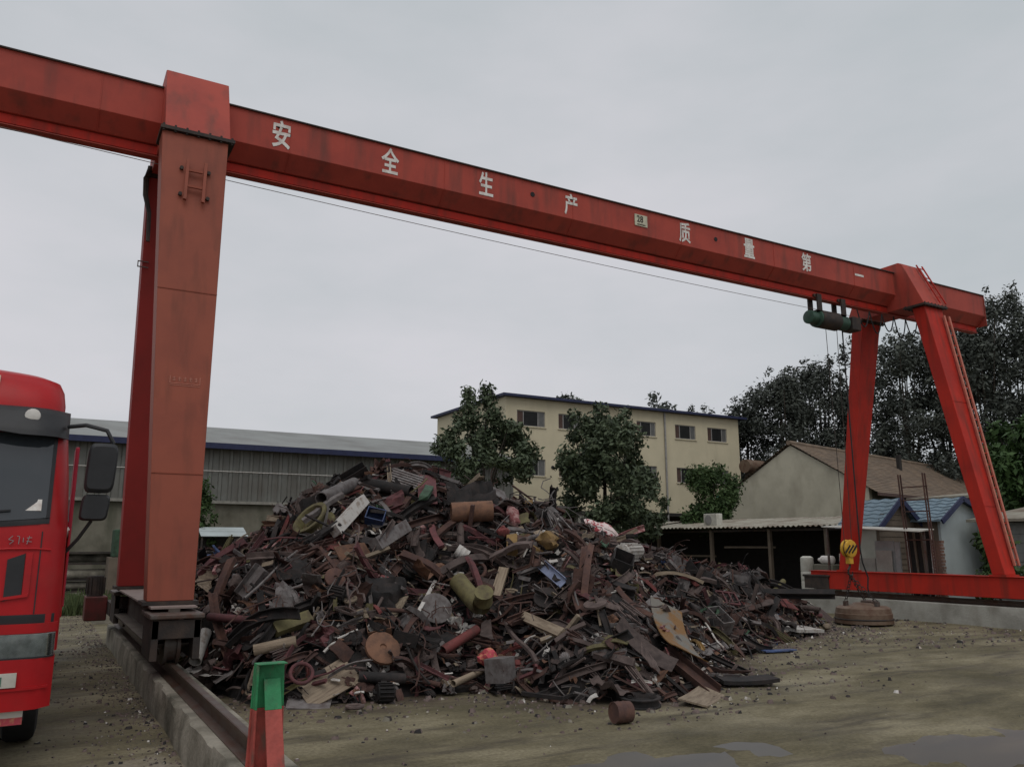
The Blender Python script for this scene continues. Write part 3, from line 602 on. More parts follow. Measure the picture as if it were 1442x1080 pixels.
cab = cab_shell().build('cab', M_truck, tr, smooth=True)
def patch(name, x0, x1, z0, z1, off, m, parent=tr, nx=24, nz=8, zf=None, th=0.03):
    def fn(u, v):
        x = x0 + (x1 - x0) * u; a, b = (zf(u) if zf else (z0, z1)); z = a + (b - a) * v
        return (TXC + x, fy(x, z) - off, z)
    return MB().surf(fn, nx, nz, (0, th, 0)).build(name, m, parent, smooth=True)
patch('windscreen', -1.06, 1.06, 2.08, 2.88, .012, M_glass, zf=lambda u: (2.04 + .06 * (2 * u - 1) ** 2, 2.86))
patch('windscreen_seal', -1.085, 1.085, 2.0, 2.05, .006, M_tblack, zf=lambda u: (1.99 + .06 * (2 * u - 1) ** 2, 2.05 + .06 * (2 * u - 1) ** 2))
for sx in (-1, 1): patch('pillar_seal', sx * 1.055, sx * 1.085, 2.1, 2.86, .014, M_tblack, nx=2)
patch('sun_visor', -1.17, 1.17, 2.86, 3.12, .16, M_tblack, zf=lambda u: (2.885 - .05 * min(1, max(0, abs(2 * u - 1) - .35) * 3) + (.0), 3.115), th=.06)
for sx in (-1, 1):
    MB().lathe((TXC + sx * .86, fy(.86, 3.02) - .165, 3.02), (0, -1, 0), [(.065, 0), (.06, .012), (.03, .02), (0, .022)], 14).build('marker_lamp', M_amber, tr, smooth=True)
# roof fairing
def fairing():
    mb = MB(); rings = []
    for z, w, y in ((3.10, 1.12, 8.70), (3.2, 1.12, 8.72), (3.36, 1.10, 8.80), (3.47, 1.06, 8.9), (3.53, .98, 9.06), (3.55, .85, 9.3)):
        row = []
        for i in range(25):
            u = -1 + 2 * i / 24; x = w * math.sin(u * math.pi / 2); r = .2; e = abs(x) - (w - r)
            row.append((TXC + x, y + .10 * (x / w) ** 2 + (r - math.sqrt(max(0, r * r - e * e)) if e > 0 else 0), z - .05 * (x / w) ** 2 * (z - 3.1) / .45))
        row += [(TXC + w, 10.3, z), (TXC - w, 10.3, z)]; rings.append(row)
    n = len(rings[0]); vs = [v for r in rings for v in r]
    fs = [(j * n + i, j * n + (i + 1) % n, (j + 1) * n + (i + 1) % n, (j + 1) * n + i) for j in range(len(rings) - 1) for i in range(n)] + [tuple((len(rings) - 1) * n + i for i in range(n))]
    return mb.add(vs, fs)
fr = fairing().build('roof_fairing', M_truck, tr, smooth=True)
mb = MB().surf(lambda u, v: (TXC + .40 + .16 * u, 8.765 + .02 * v - .01 + .12 * v * .5, 3.24 + .18 * v), 4, 3, (0, .03, 0)); mb.build('pale_emblem', M_plate, fr)
# lower front panel: recess, seams, badge
patch('air_inlet', .80, .93, 1.42, 1.78, .010, M_tblack, nx=6, zf=lambda u: (1.44 - .05 * (1 - u), 1.74 + .05 * u))
patch('air_inlet', -.93, -.80, 1.42, 1.78, .010, M_tblack, nx=6, zf=lambda u: (1.44 - .05 * u, 1.74 + .05 * (1 - u)))
for sx in (-1, 1):
    MB().tube([(TXC + sx * x, fy(x, z) - .012, z) for x, z in ((.40, 1.80), (.6, 1.815), (.8, 1.83), (1.0, 1.83), (1.12, 1.82))], .008, 6).build('panel_crease', M_truck, tr, smooth=True)
    patch('panel_lip', *sorted((sx * .42, sx * .98)), 1.38, 1.42, .022, M_truck, zf=(lambda u, sx=sx: (1.355 + .07 * (u if sx > 0 else 1 - u), 1.375 + .075 * (u if sx > 0 else 1 - u))), nz=1)
    patch('inlet_cheek', *sorted((sx * .935, sx * .985)), 1.44, 1.80, .018, M_truck, nx=3)
for sx in (-1, 1):
    patch('panel_seam', *sorted((sx * 1.035, sx * 1.045)), 1.28, 1.98, .004, M_tblack, nx=1); patch('panel_seam', *sorted((sx * .37, sx * .378)), 1.28, 1.98, .004, M_tblack, nx=1)
patch('panel_gap', -1.2, 1.2, 1.20, 1.275, .006, M_tblack)
bz = 1.91
mb = MB()
for a, b in (((.82, .03), (.79, .0)), ((.79, .0), (.83, -.012)), ((.83, -.012), (.80, -.04)), ((.85, .03), (.87, .025)), ((.87, .025), (.868, -.04)), ((.90, .015), (.90, -.025)), ((.925, .012), (.965, .016)), ((.925, -.015), (.965, -.02)), ((.945, .03), (.93, -.04))):
    mb.bar((TXC + a[0], fy(a[0], bz) - .018, bz + a[1]), (TXC + b[0], fy(b[0], bz) - .018, bz + b[1]), .006, .006)
mb.build('badge', M_chrome, tr)
patch('upper_grille_strip', -.62, .62, 1.3, 1.62, .008, M_tblack)
for k in range(4): patch('grille_bar', -.60, .60, 1.34 + .07 * k, 1.365 + .07 * k, .025, M_chrome, nz=1)
# bumper, headlamps, plates
def bpatch(name, x0, x1, z0, z1, off, m, parent=None, nx=24, nz=4, th=.3):
    def fn(u, v):
        x = x0 + (x1 - x0) * u; z = z0 + (z1 - z0) * v; w = 1.245; r = .2; e = abs(x) - (w - r)
        return (TXC + x, 8.26 + .05 * (x / w) ** 2 + (r - math.sqrt(max(0, r * r - min(e, r) ** 2)) if e > 0 else 0) - off + .05 * max(0, .75 - z), z)
    return MB().surf(fn, nx, nz, (0, th, 0)).build(name, m, parent or tr, smooth=True)
bpatch('bumper', -1.235, 1.235, .50, .915, 0, M_truck); bpatch('bumper_top', -1.235, 1.235, 1.12, 1.20, -.03, M_truck)
bpatch('bumper_core', -1.18, 1.18, .915, 1.12, -.09, M_tblack)
bpatch('bumper_crease', -1.2, 1.2, .665, .685, .014, M_truck, th=.05)
for sx in (-1, 1):
    h = bpatch('headlamp', *sorted((sx * .46, sx * 1.225)), .925, 1.115, -.045, M_lampin, th=.05); bpatch('lens', *sorted((sx * .462, sx * 1.222)), .928, 1.112, -.008, M_lens, h, th=.004)
    bpatch('lens_rim', *sorted((sx * .455, sx * 1.228)), .915, .926, -.002, M_tblack, h, th=.05)
    for cx in (.62, .82, 1.0): MB().lathe((TXC + sx * cx, 8.300 + .05 * cx * cx + (.02 if cx > .9 else 0), 1.02), (0, -1, 0), [(.085, -.03), (.078, .0), (.03, -.02), (0, -.02)], 16).build('reflector', M_lampin, h, smooth=True)
lp = bpatch('licence_plate', .40, .965, .695, .81, .022, M_acwhite, th=.02); bpatch('plate_panel', .41, .86, .71, .785, .026, M_pgreen, lp, th=.006)
bpatch('lower_valance', -1.05, 1.05, .40, .50, -.12, M_tblack)
bpatch('red_white_strip', .30, 1.04, .38, .44, -.06, SM['cherry'], th=.02); bpatch('pale_strip', .62, 1.04, .44, .50, -.06, M_acwhite, th=.02)
# doors, mirrors, side extender, wipers
for sx in (-1, 1):
    d = MB().box(TXC + sx * 1.262 - .006, TXC + sx * 1.262 + .006, 8.95, 9.95, 1.2, 2.0).build('door', M_truck, tr, bevel=0.004)
    MB().box(TXC + sx * 1.275 - .012, TXC + sx * 1.275 + .012, 9.7, 9.88, 1.9, 1.94).build('handle', M_tblack, d)
    MB().hexa([(TXC + sx * (1.238 + .008) - .004, 9.0, 2.08), (TXC + sx * 1.246 + .004, 9.0, 2.08), (TXC + sx * 1.246 + .004, 9.9, 2.08), (TXC + sx * 1.246 - .004, 9.9, 2.08), (TXC + sx * 1.178 - .004, 9.12, 2.82), (TXC + sx * 1.178 + .004, 9.12, 2.82), (TXC + sx * 1.178 + .004, 9.9, 2.82), (TXC + sx * 1.178 - .004, 9.9, 2.82)]).build('door_window', M_glass, d)
    m1 = MB().tube([(TXC + sx * 1.16, 8.72, 2.96), (TXC + sx * 1.30, 8.60, 2.97), (TXC + sx * 1.48, 8.52, 2.92), (TXC + sx * 1.545, 8.52, 2.80)], .02, 7).build('mirror_arm', M_tblack, tr, smooth=True)
    MB().tube([(TXC + sx * 1.24, 8.70, 1.80), (TXC + sx * 1.33, 8.62, 1.92), (TXC + sx * 1.42, 8.55, 2.08)], .016, 7).build('mirror_arm', M_tblack, tr, smooth=True)
    def housing(cx, cz, w, h, dep):
        mb = MB(); pr = []
        for i in range(20): t = 2 * math.pi * i / 20; c_, s_ = math.cos(t), math.sin(t); pr.append((math.copysign(abs(c_) ** .35, c_) * w / 2, math.copysign(abs(s_) ** .35, s_) * h / 2))
        vs = []
        for k, y in ((.86, 8.44), (1, 8.47), (1, 8.44 + dep)): vs += [(cx + a * k + .02 * sx * b / h, y, cz + b * k) for a, b in pr]
        fs = [(j * 20 + i, j * 20 + (i + 1) % 20, (j + 1) * 20 + (i + 1) % 20, (j + 1) * 20 + i) for j in range(2) for i in range(20)] + [tuple(range(19, -1, -1)), tuple(range(40, 60))]
        return mb.add(vs, fs)
    mm = housing(TXC + sx * 1.46, 2.565, .25, .46, .12).build('mirror', M_tblack, tr, smooth=True)
    housing(TXC + sx * 1.435, 2.20, .235, .24, .12).build('mirror', M_tblack, tr, smooth=True)
    MB().box(TXC + sx * 1.30 - .02, TXC + sx * 1.30 + .02, 10.42, 10.85, 1.2, 2.95).build('side_extender', M_truckdk, tr, bevel=0.01)
    MB().lathe((TXC + sx * 1.235, 9.02, 1.98), (sx, 0, 0), [(.05, 0), (.05, .02), (.03, .03), (0, .032)], 12).build('side_lamp', M_amber, tr, smooth=True)
mb = MB().bar((TXC + .1, fy(.1, 2.08) - .03, 2.08), (TXC + .78, fy(.78, 2.16) - .03, 2.16), .015, .015); mb.build('wiper', M_tblack, tr); mb = MB().bar((TXC - .7, fy(.7, 2.08) - .03, 2.08), (TXC - .05, fy(.05, 2.16) - .03, 2.16), .015, .015); mb.build('wiper', M_tblack, tr)
MB().surf(lambda u, v: (TXC + .88 + .13 * u, fy(.9, 2.14) - .008 + .03 * v, 2.16 + .10 * v), 2, 2, (0, .004, 0)).build('windscreen_paper', M_white, tr)
MB().tube([(TXC + .5 + .17 * math.cos(t * .42), 8.95 + .03 * math.sin(t * .42), 2.2 + .17 * math.sin(t * .42)) for t in range(15)], .02, 6, closed=True).build('steering_wheel', M_tblack, tr)
def wheel(xc, yc, r, w):
    o = MB().lathe((xc - w / 2, yc, r), (1, 0, 0), [(r * .56, .02), (r * .8, 0), (r * .95, .02), (r, .06), (r, w - .06), (r * .95, w - .02), (r * .8, w), (r * .56, w - .02)], 32).build('wheel', M_black, tr, smooth=True)
    MB().lathe((xc - w / 2 + .03, yc, r), (1, 0, 0), [(0, .05), (.12, .05), (.16, .0), (r * .54, .03), (r * .57, 0), (r * .57, w - .06), (.16, w - .06), (0, w - .1)], 24).build('rim', M_steel, o, smooth=True)
for sx in (-1, 1): wheel(TXC + sx * 1.02, 9.72, .51, .30); wheel(TXC + sx * .95, 13.7, .51, .55); wheel(TXC + sx * .95, 15.05, .51, .55)
mb = MB()
for sx in (-1, 1): mb.box(TXC + sx * .42 - .05, TXC + sx * .42 + .05, 8.6, 16.4, .72, 1.0)
for y in (9.0, 10.6, 12.2, 14.4, 16.3): mb.box(TXC - .37, TXC + .37, y, y + .1, .75, .97)
mb.build('chassis', M_dark, tr)
for y in (9.72, 13.7, 15.05): MB().cyl((TXC - .9, y, .51), (TXC + .9, y, .51), .07, n=10).build('axle', M_dark, tr)
mb = MB().box(TXC - 1.2, TXC + 1.2, 11.0, 16.6, 1.05, 1.15)
mb.box(TXC - 1.2, TXC - 1.16, 11.0, 16.6, 1.15, 1.75); mb.box(TXC + 1.16, TXC + 1.2, 11.0, 16.6, 1.15, 1.75); mb.box(TXC - 1.16, TXC + 1.16, 11.0, 11.04, 1.15, 2.3); mb.box(TXC - 1.16, TXC + 1.16, 16.56, 16.6, 1.15, 1.75)
mb.build('cargo_bed', M_truckdk, tr)
MB().box(TXC + .55, TXC + 1.15, 11.1, 12.3, .5, 1.0).build('fuel_tank', M_steel, tr, bevel=0.06)

# ------------------------------------------------------------------ long sheet-metal shed (back left)
SY, SZ = 36.7, 6.0
sh = thing('metal_shed', 'long grey corrugated metal shed with navy eave behind the heap', 'shed', (6, SY, 0))
def corrugated(x0, x1, z0, z1, y, pitch, dep):
    mb = MB(); n = int((x1 - x0) / pitch); xs = []
    for i in range(n):
        a = x0 + i * pitch; xs += [(a, 0), (a + pitch * .55, 0), (a + pitch * .65, -dep), (a + pitch * .9, -dep)]
    xs.append((x0 + n * pitch, 0)); vs = [(x, y + d, z) for z in (z0, z1) for x, d in xs]; k = len(xs)
    return mb.add(vs, [(i, i + 1, k + i + 1, k + i) for i in range(k - 1)])
for x0 in np.arange(-13.0, 21.0, 4.25):
    corrugated(x0, x0 + 4.25, 3.7, SZ - .02, SY + rnd.uniform(0, .02), .425, .07).build('wall_sheet', M_shedw, sh)
MB().box(-13, 21.2, SY + .06, SY + .28, -.1, 3.68).build('base_wall', M_brickw, sh)
MB().box(-13, 21.2, SY - .12, SY + .04, 3.60, 3.72).build('ledge', mat('ledge_grey', (0.26, 0.25, 0.22), .9), sh)
MB().box(-13.2, 21.4, SY - .55, SY - .38, SZ - .10, SZ + .14).build('gutter', M_navy, sh)
mb = MB().surf(lambda u, v: (-13.2 + 34.6 * u, SY - .42 + 6.0 * v, SZ + .12 + 1.5 * v), 80, 2, (0, 0, -.05)); mb.build('roof', M_shedr, sh)
mb = MB().surf(lambda u, v: (-13.2 + 34.6 * u, SY + 5.58 + 6.0 * v, SZ + 1.62 - 1.5 * v), 80, 2, (0, 0, -.05)); mb.build('roof', M_shedr, sh)
MB().box(-13, -12.8, SY + .3, SY + 11, -.1, 6.2).build('end_wall', M_shedw, sh); MB().box(20.9, 21.1, SY + .3, SY + 11, -.1, 6.2).build('end_wall', M_shedw, sh)
MB().tube([(-13, SY - .10, 4.95), (21, SY - .10, 5.0)], .018, 5).build('pale_cable', M_white, sh)

# ------------------------------------------------------------------ cream building
BYF = 39.5
cb = thing('cream_building', 'cream rendered three storey building with navy roof trim behind the trees', 'building', (31, BYF, 0))
bx0, bx1 = 22.1, 40.0; zb0, zb1 = 3.82, 10.12
wins = []
for x0, x1 in ((22.84, 24.72), (25.64, 27.15), (28.6, 30.2), (31.4, 32.9), (34.49, 36.2), (37.23, 38.93)):
    wins += [(x0, x1, 5.72, 6.67), (x0 + (.0 if x0 < 34 else .0), x1, 8.52, 9.42)]
mb = MB()
for z0, z1 in ((zb0, 5.72), (6.67, 8.52), (9.42, zb1)): mb.box(bx0, bx1, BYF, BYF + .25, z0, z1)
for z0, z1 in ((5.72, 6.67), (8.52, 9.42)):
    e = sorted((w[0], w[1]) for w in wins if w[2] == z0); xs = [bx0] + [q for w in e for q in w] + [bx1]
    for i in range(0, len(xs), 2): mb.box(xs[i], xs[i + 1], BYF, BYF + .25, z0, z1)
mb.build('front_wall', M_cream, cb)
MB().box(bx0, bx0 + .25, BYF + .25, BYF + 9, zb0, zb1).build('side_wall', M_cream, cb); MB().box(bx1 - .25, bx1, BYF + .25, BYF + 9, zb0, zb1).build('side_wall', M_cream, cb); MB().box(bx0, bx1, BYF + 9, BYF + 9.25, 0, zb1).build('back_wall', M_cream, cb)
mb = MB().box(bx0 + .25, bx1 - .25, BYF + .9, BYF + 1.0, zb0, zb1); mb.build('inner_partition', M_shade, cb)
MB().box(bx0, bx1, BYF + .01, BYF + 9, zb0 - .2, zb0 - .004).build('floor_slab', M_shade, cb); MB().box(bx0 + .25, bx1 - .25, BYF + .26, BYF + 9, 6.9, 7.1).build('floor_slab', M_shade, cb)
MB().tube([(33.6, BYF - .07, zb1), (33.6, BYF - .07, .2)], .06, 8).build('drainpipe', M_frame, cb)
mb = MB().box(bx0 - .35, bx1 + .45, BYF - .4, BYF + 9.6, zb1 + .002, zb1 + .14); mb.build('roof', M_navy, cb)
for x in (22.3, 27.0, 31.5, 36.0, 39.6): MB().box(x, x + .4, BYF + .1, BYF + .5, -.1, zb0 - .2).build('column', M_conc2, cb)
MB().box(26.6, bx1, BYF + 3, BYF + 3.2, -.1, zb0 - .2).build('ground_floor_wall', M_shutter, cb)
for x0, x1, z0, z1 in wins:
    f = MB(); t = .05; y0, y1 = BYF + .06, BYF + .12
    f.box(x0, x1, y0, y1, z0, z0 + t); f.box(x0, x1, y0, y1, z1 - t, z1); f.box(x0, x0 + t, y0, y1, z0 + t, z1 - t); f.box(x1 - t, x1, y0, y1, z0 + t, z1 - t)
    a, b = x0 + (x1 - x0) * .24, x0 + (x1 - x0) * .76
    for q in (a, b): f.box(q - .025, q + .025, y0 + .002, y1 + .002, z0 + t, z1 - t)
    w = f.build('window', M_frame, cb)
    for p0, p1, m in ((x0 + t, a - .025, M_shutter), (a + .025, b - .025, M_wglass), (b + .025, x1 - t, mat('curtain_grey', (.12, .12, .115), .3))):
        MB().box(p0, p1, y0 + .02, y0 + .03, z0 + t, z1 - t).build('pane', m, w)
    MB().box(x0 - .06, x1 + .06, BYF - .06, BYF + .05, z0 - .06, z0 - .002).build('sill', M_cream, w)
MB().cyl((25.2, BYF - .04, 6.25), (25.2, BYF + .0, 6.25), .1, n=12).build('vent_hole', M_black, cb)

# ------------------------------------------------------------------ gabled house behind the far legs
A = Vector((31.6, 23.6, 0)); ang = math.radians(13); ux = Vector((math.cos(ang), math.sin(ang), 0)); uy = Vector((-math.sin(ang), math.cos(ang), 0))
hs = thing('gabled_house', 'old rendered house with clay tile roof and blank gable', 'house', A)
HW, HE, HP, HL = 7.2, 4.35, 6.55, 18.0
P = lambda a, b, z: A + ux * a + uy * b + Vector((0, 0, z))
MB().prism([(0, -.1), (HW, -.1), (HW, HE), (HW / 2, HP), (0, HE)], lambda b, z: P(0, b, z), ux * .3).build('gable_wall', M_cream2, hs)
MB().hexa([P(.3, 0, -.1), P(HL, 0, -.1), P(HL, .3, -.1), P(.3, .3, -.1), P(.3, 0, HE - .05), P(HL, 0, HE - .05), P(HL, .3, HE - .05), P(.3, .3, HE - .05)]).build('side_wall', M_brickw, hs)
MB().hexa([P(.3, HW - .3, -.1), P(HL, HW - .3, -.1), P(HL, HW, -.1), P(.3, HW, -.1), P(.3, HW - .3, HE - .05), P(HL, HW - .3, HE - .05), P(HL, HW, HE - .05), P(.3, HW, HE - .05)]).build('side_wall', M_brickw, hs)
def roof_slope(sgn):
    mb = MB(); rows = 26; e0 = -.45
    for i in range(rows):   # overlapping tile courses, stepped
        t0, t1 = i / rows, (i + 1.25) / rows
        def bb(t): b = e0 + (HW / 2 - e0) * min(t, 1.02); return b if sgn > 0 else HW - b
        def zz(t): return HE - .28 + (HP + .06 - HE + .28) * min(t, 1.02)
        n = 40; vs = []
        for k in range(n + 1):
            a = -.12 + (HL + .3) * k / n; wob = .025 * fbm(a, i, .6, 3, 1)
            vs += [P(a, bb(t0), zz(t0) + .075 + wob), P(a, bb(t1), zz(t1) + .03 + wob), P(a, bb(t0), zz(t0) + .0)]
        mb.add(vs, [f for k in range(n) for f in ((k * 3, k * 3 + 3, k * 3 + 4, k * 3 + 1), (k * 3 + 2, k * 3 + 5, k * 3 + 3, k * 3))])
    return mb.build('tile_slope', M_tile, hs)
roof_slope(1); roof_slope(-1)
MB().tube([P(-.15 + (HL + .3) * k / 20, HW / 2, HP + .12 + .03 * fbm(k, 0, .7, 2)) for k in range(21)], .12, 8).build('ridge', M_tile, hs)
MB().hexa([P(-.1, -.5, HE - .36), P(HL, -.5, HE - .36), P(HL, -.42, HE - .36), P(-.1, -.42, HE - .36), P(-.1, -.5, HE - .22), P(HL, -.5, HE - .22), P(HL, -.42, HE - .22), P(-.1, -.42, HE - .22)]).build('eave_board', M_shutter, hs)
mb = MB(); c = P(9.5, HW / 2 - 1.2, 0); mb.box(c.x - .1, c.x + .1, c.y - .1, c.y + .1, 5.4, 6.7); mb.build('chimney', M_shade, hs)
# parapet wall left of the gable
pw = MB().prism([(HW, -.1), (HW + .9, -.1), (HW + .9, 4.0), (HW, 4.0)], lambda b, z: P(-.12, b, z), ux * .25); tag(pw.build('parapet_wall', M_cream2), 'short rendered parapet wall left of the blank gable', 'wall')
# green netting roof and drum between cream building and house
gp = on(1048, 690, 1, 34.0); gr = thing('green_shelter', 'small green pitched shelter between the cream building and the gable', 'shelter', (gp.x, 34, 0))
mb = MB().prism([(-1.2, 3.6), (0.2, 6.0), (.35, 6.0), (1.1, 3.7), (.85, 3.7), (.2, 5.4), (-.9, 3.6)], lambda a, b: Vector((gp.x + a, 33.9, b - 1.0)), (0, 2.4, 0)); mb.build('roof', mat('net_green', (.03, .14, .11), .7), gr)
[MB().box(gp.x + a, gp.x + a + .1, y, y + .1, -.1, 2.75).build('post', M_dark, gr) for a in (-1.0, .85) for y in (34.0, 36.1)]
tp = on(1060, 657, 1, 36.5); mb = MB().cyl((tp.x - .7, 36.5, tp.z), (tp.x + 1.0, 36.7, tp.z), .42, n=18); tk = thing('water_tank', 'brown cylindrical tank on a stand behind the green shelter', 'tank', (tp.x, 36.5, 0)); mb.build('drum', M_magnet, tk, smooth=True)
[MB().box(tp.x + a, tp.x + a + .1, 36.4, 36.7, -.1, tp.z - .3).build('stand', M_dark, tk) for a in (-.5, .7)]

# ------------------------------------------------------------------ low open lean-to shed
LX = 23.0
ls = thing('lean_to_shed', 'low dark open lean-to with patched tin roof behind the scrap', 'shed', (LX, 25, 0))
ys = list(np.arange(16.8, 33.4, 1.5))
for i, (a, b) in enumerate(zip(ys, ys[1:])):
    zf = 2.50 + rnd.uniform(-.05, .05); ov = rnd.uniform(-.15, .18); n = 14
    def fn(u, v, a=a, b=b, zf=zf, ov=ov): return (LX - .35 - ov + (3.9 + ov) * v, a - .06 + (b - a + .12) * u, zf + .012 * (i % 2) + .42 * v + .028 * math.sin(u * n * math.pi) - .03 * math.sin(v * 3))
    MB().surf(fn, 56, 4, (0, 0, .012)).build('roof_sheet', M_tin, ls)
for y in (16.9, 18.9, 21.4, 24.4, 27.6, 30.6, 33.2): MB().box(LX - .05, LX + .07, y, y + .12, -.1, 2.44).build('post', M_side, ls)
MB().box(LX - .04, LX + .06, 16.8, 33.3, 2.36, 2.44).build('front_purlin', M_dark, ls)
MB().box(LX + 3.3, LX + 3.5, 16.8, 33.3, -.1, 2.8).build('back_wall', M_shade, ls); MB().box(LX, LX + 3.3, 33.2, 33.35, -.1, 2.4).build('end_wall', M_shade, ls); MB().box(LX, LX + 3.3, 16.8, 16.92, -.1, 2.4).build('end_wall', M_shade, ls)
MB().box(LX + .4, LX + .45, 21.6, 24.2, 1.75, 1.82).build('shelf', M_side, ls); MB().box(LX + .3, LX + .36, 24.6, 27.3, 1.4, 1.47).build('shelf', M_side, ls)
# air conditioner on its roof
ap = on(1000, 735, 0, LX + .6); ac = thing('air_conditioner', 'white air conditioner outdoor unit on the lean-to roof by the parapet', 'air conditioner', (ap.x, ap.y, 2.6))
MB().box(ap.x, ap.x + .32, ap.y - .38, ap.y + .38, 2.62, 3.12).build('casing', M_acwhite, ac, bevel=0.02)
MB().lathe((ap.x - .002, ap.y + .1, 2.87), (-1, 0, 0), [(.2, 0), (.2, .012), (.17, .016), (.05, .018), (0, .018)], 20).build('fan_grille', M_frame, ac)
# posts, drums and bits by the lean-to
wp = on(1137, 800, 0, 21.4)
tag(MB().lathe((21.4, wp.y, .42), (0, 0, 1), [(.19, -.45), (.21, .02), (.21, .3), (.2, .32), (.21, .34), (.21, .6), (.2, .62), (.21, .64), (.2, 1.05), (.12, 1.1), (0, 1.1)], 20).build('bundle', M_acwhite, smooth=True), 'upright dirty white drum in front of the dark lean-to', 'drum')
wq = on(1163, 789, 0, 21.0)
bb_ = thing('brick_stack', 'dark mossy stack with a white jug beside the far crane leg', 'stack', (21.0, wq.y, 0))
MB().box(20.85, 21.25, wq.y - .35, wq.y + .4, -.05, 1.29).build('stack', M_brickw, bb_, bevel=0.03)
tag(MB().lathe((21.02, wq.y - .28, 1.42), (0, 1, 0), [(.06, 0), (.125, .04), (.125, .42), (.06, .5), (.05, .56), (0, .56)], 16).build('jug', M_white, smooth=True), 'white plastic jug lying on the mossy stack by the far leg', 'jug')

# ------------------------------------------------------------------ prefab huts with blue roofs
def hut(name, label, x0, x1, y0, y1, ze, zp, xp, mw, side_m):
    h = thing(name, label, 'hut', ((x0 + x1) / 2, (y0 + y1) / 2, 0))
    mb = MB().prism([(x0, -.1), (x1, -.1), (x1, ze), (xp, zp), (x0, ze)], lambda a, b: Vector((a, y0, b)), (0, .08, 0)); mb.build('gable_wall', mw, h)
    MB().box(x0, x0 + .08, y0 + .08, y1, -.1, ze).build('side_wall', side_m, h); MB().box(x1 - .08, x1, y0 + .08, y1, -.1, ze).build('side_wall', mw, h); MB().box(x0 + .08, x1 - .08, y1 - .08, y1, -.1, ze).build('back_wall', mw, h)
    for xa, za, xb, zb in ((x0 - .22, ze - .13, xp, zp + .05), (x1 + .22, ze - .13, xp, zp + .05)):
        mb = MB(); rows = 7
        for i in range(rows):
            t0, t1 = i / rows, (i + 1.06) / rows; n = int((y1 - y0 + .4) / .1); vs = []
            for k in range(n + 1):
                y = y0 - .2 + (y1 - y0 + .4) * k / n; w = .018 * math.sin(k * math.pi * .5)
                for t, l in ((t0, .045), (t1, .012)): vs.append((xa + (xb - xa) * t, y, za + (zb - za) * t + l + w))
                vs.append((xa + (xb - xa) * t0, y, za + (zb - za) * t0 - .01))
            mb.add(vs, [f for k in range(n) for f in ((k * 3, k * 3 + 3, k * 3 + 4, k * 3 + 1), (k * 3 + 2, k * 3 + 5, k * 3 + 3, k * 3))])
        mb.build('roof_slope', M_blue, h)
        MB().bar((xa, y0 - .215, za - .02), (xb, y0 - .215, zb - .02), .05, .15).build('barge_board', M_navy, h)
    return h
h1 = hut('prefab_hut', 'brown sided hut with blue tile roof behind the far crane leg', 21.2, 22.85, 15.6, 16.75, 2.5, 3.16, 22.05, M_side, M_side)
h2 = hut('prefab_hut', 'pale blue walled hut with blue roof at the right of the doorway', 22.9, 25.4, 14.8, 17.4, 2.68, 3.2, 23.8, M_pblue, M_side)
for k in range(12): MB().bar((21.2 + max(0, k - 10.5) * .2, 15.59, 1.0 + k * .16), (22.85 - max(0, k - 10.5) * .3, 15.59, 1.0 + k * .16), .02, .02).build('siding_lap', M_side, h1)
MB().box(21.17, 21.2, 15.7, 16.7, 1.2, 2.45).build('white_siding', M_wside, h1)
# doorway of the second hut
pn = thing('panel_fence', 'pale weathered board screen with a white framed doorway before the huts', 'screen', (20.6, 15, 0))
dr = MB().box(20.70, 20.745, 13.66, 13.72, .0, 2.30); dr.box(20.70, 20.745, 14.36, 14.42, .0, 2.30); dr.box(20.70, 20.745, 13.72, 14.36, 2.24, 2.30); d_ = dr.build('door_frame', M_white, pn)
MB().box(20.72, 20.742, 13.72, 14.36, .0, 2.24).build('shade_sheet', M_shade, d_)  # flat dark sheet stands in for the shade inside the doorway
for a in (13.85, 14.07): MB().bar((20.69, a, .0), (20.69, a + .1, 2.2), .05, .05).build('door_slat', M_side, d_)
bc = thing('brick_pier', 'rough brick pier beside the white framed doorway', 'pier', (20.66, 13.5, 0))
for r in range(24):
    for c_ in range(2): MB().box(20.60, 20.73, 13.34 + c_ * .14 + (.0 if r % 2 else .02), 13.475 + c_ * .14 + (.0 if r % 2 else .02), .0 + r * .083, .072 + r * .083).build('brick', M_brick, bc)
for a, b, z1, m in ((14.44, 14.60, 1.95, M_board), (14.62, 15.22, 1.98, M_board), (15.24, 15.75, 1.5, M_conc2), (15.77, 16.45, 1.62, M_acwhite)): MB().box(20.42 + rnd.uniform(-.03, .03), 20.47, a, b, -.1, z1).build('panel', m, pn)
MB().box(20.37, 20.385, 14.66, 15.16, .25, 1.72).build('patch_sheet', M_conc2, pn)
cn = thing('canopy', 'thin white sheet canopy in front of the panel screen', 'canopy', (20.3, 16, 0))
MB().hexa([(19.95, 13.5, 2.20), (20.6, 13.5, 2.26), (20.6, 16.6, 2.42), (19.95, 16.6, 2.38), (19.95, 13.5, 2.225), (20.6, 13.5, 2.285), (20.6, 16.6, 2.445), (19.95, 16.6, 2.405)]).build('sheet', M_acwhite, cn)
MB().box(20.0, 20.05, 16.45, 16.5, -.1, 2.38).build('post', M_steel, cn); MB().box(20.3, 20.35, 13.6, 13.65, -.1, 2.22).build('post', M_steel, cn)
pf = thing('scaffold', 'tall rusty pipe scaffold standing before the blue roofed huts', 'scaffold', (20.3, 13.7, 0))
for y in (14.05, 13.33):
    for dx in (0, .10): MB().tube([(20.25 + dx, y, -.1), (20.25 + dx, y + .12, 3.75)], .022, 6).build('upright', SM['rust'], pf)
for z in (2.0, 2.75, 3.05, 3.4): MB().tube([(20.3, 14.12, z), (20.3, 13.38, z)], .018, 6).build('crossbar', SM['rust'], pf)
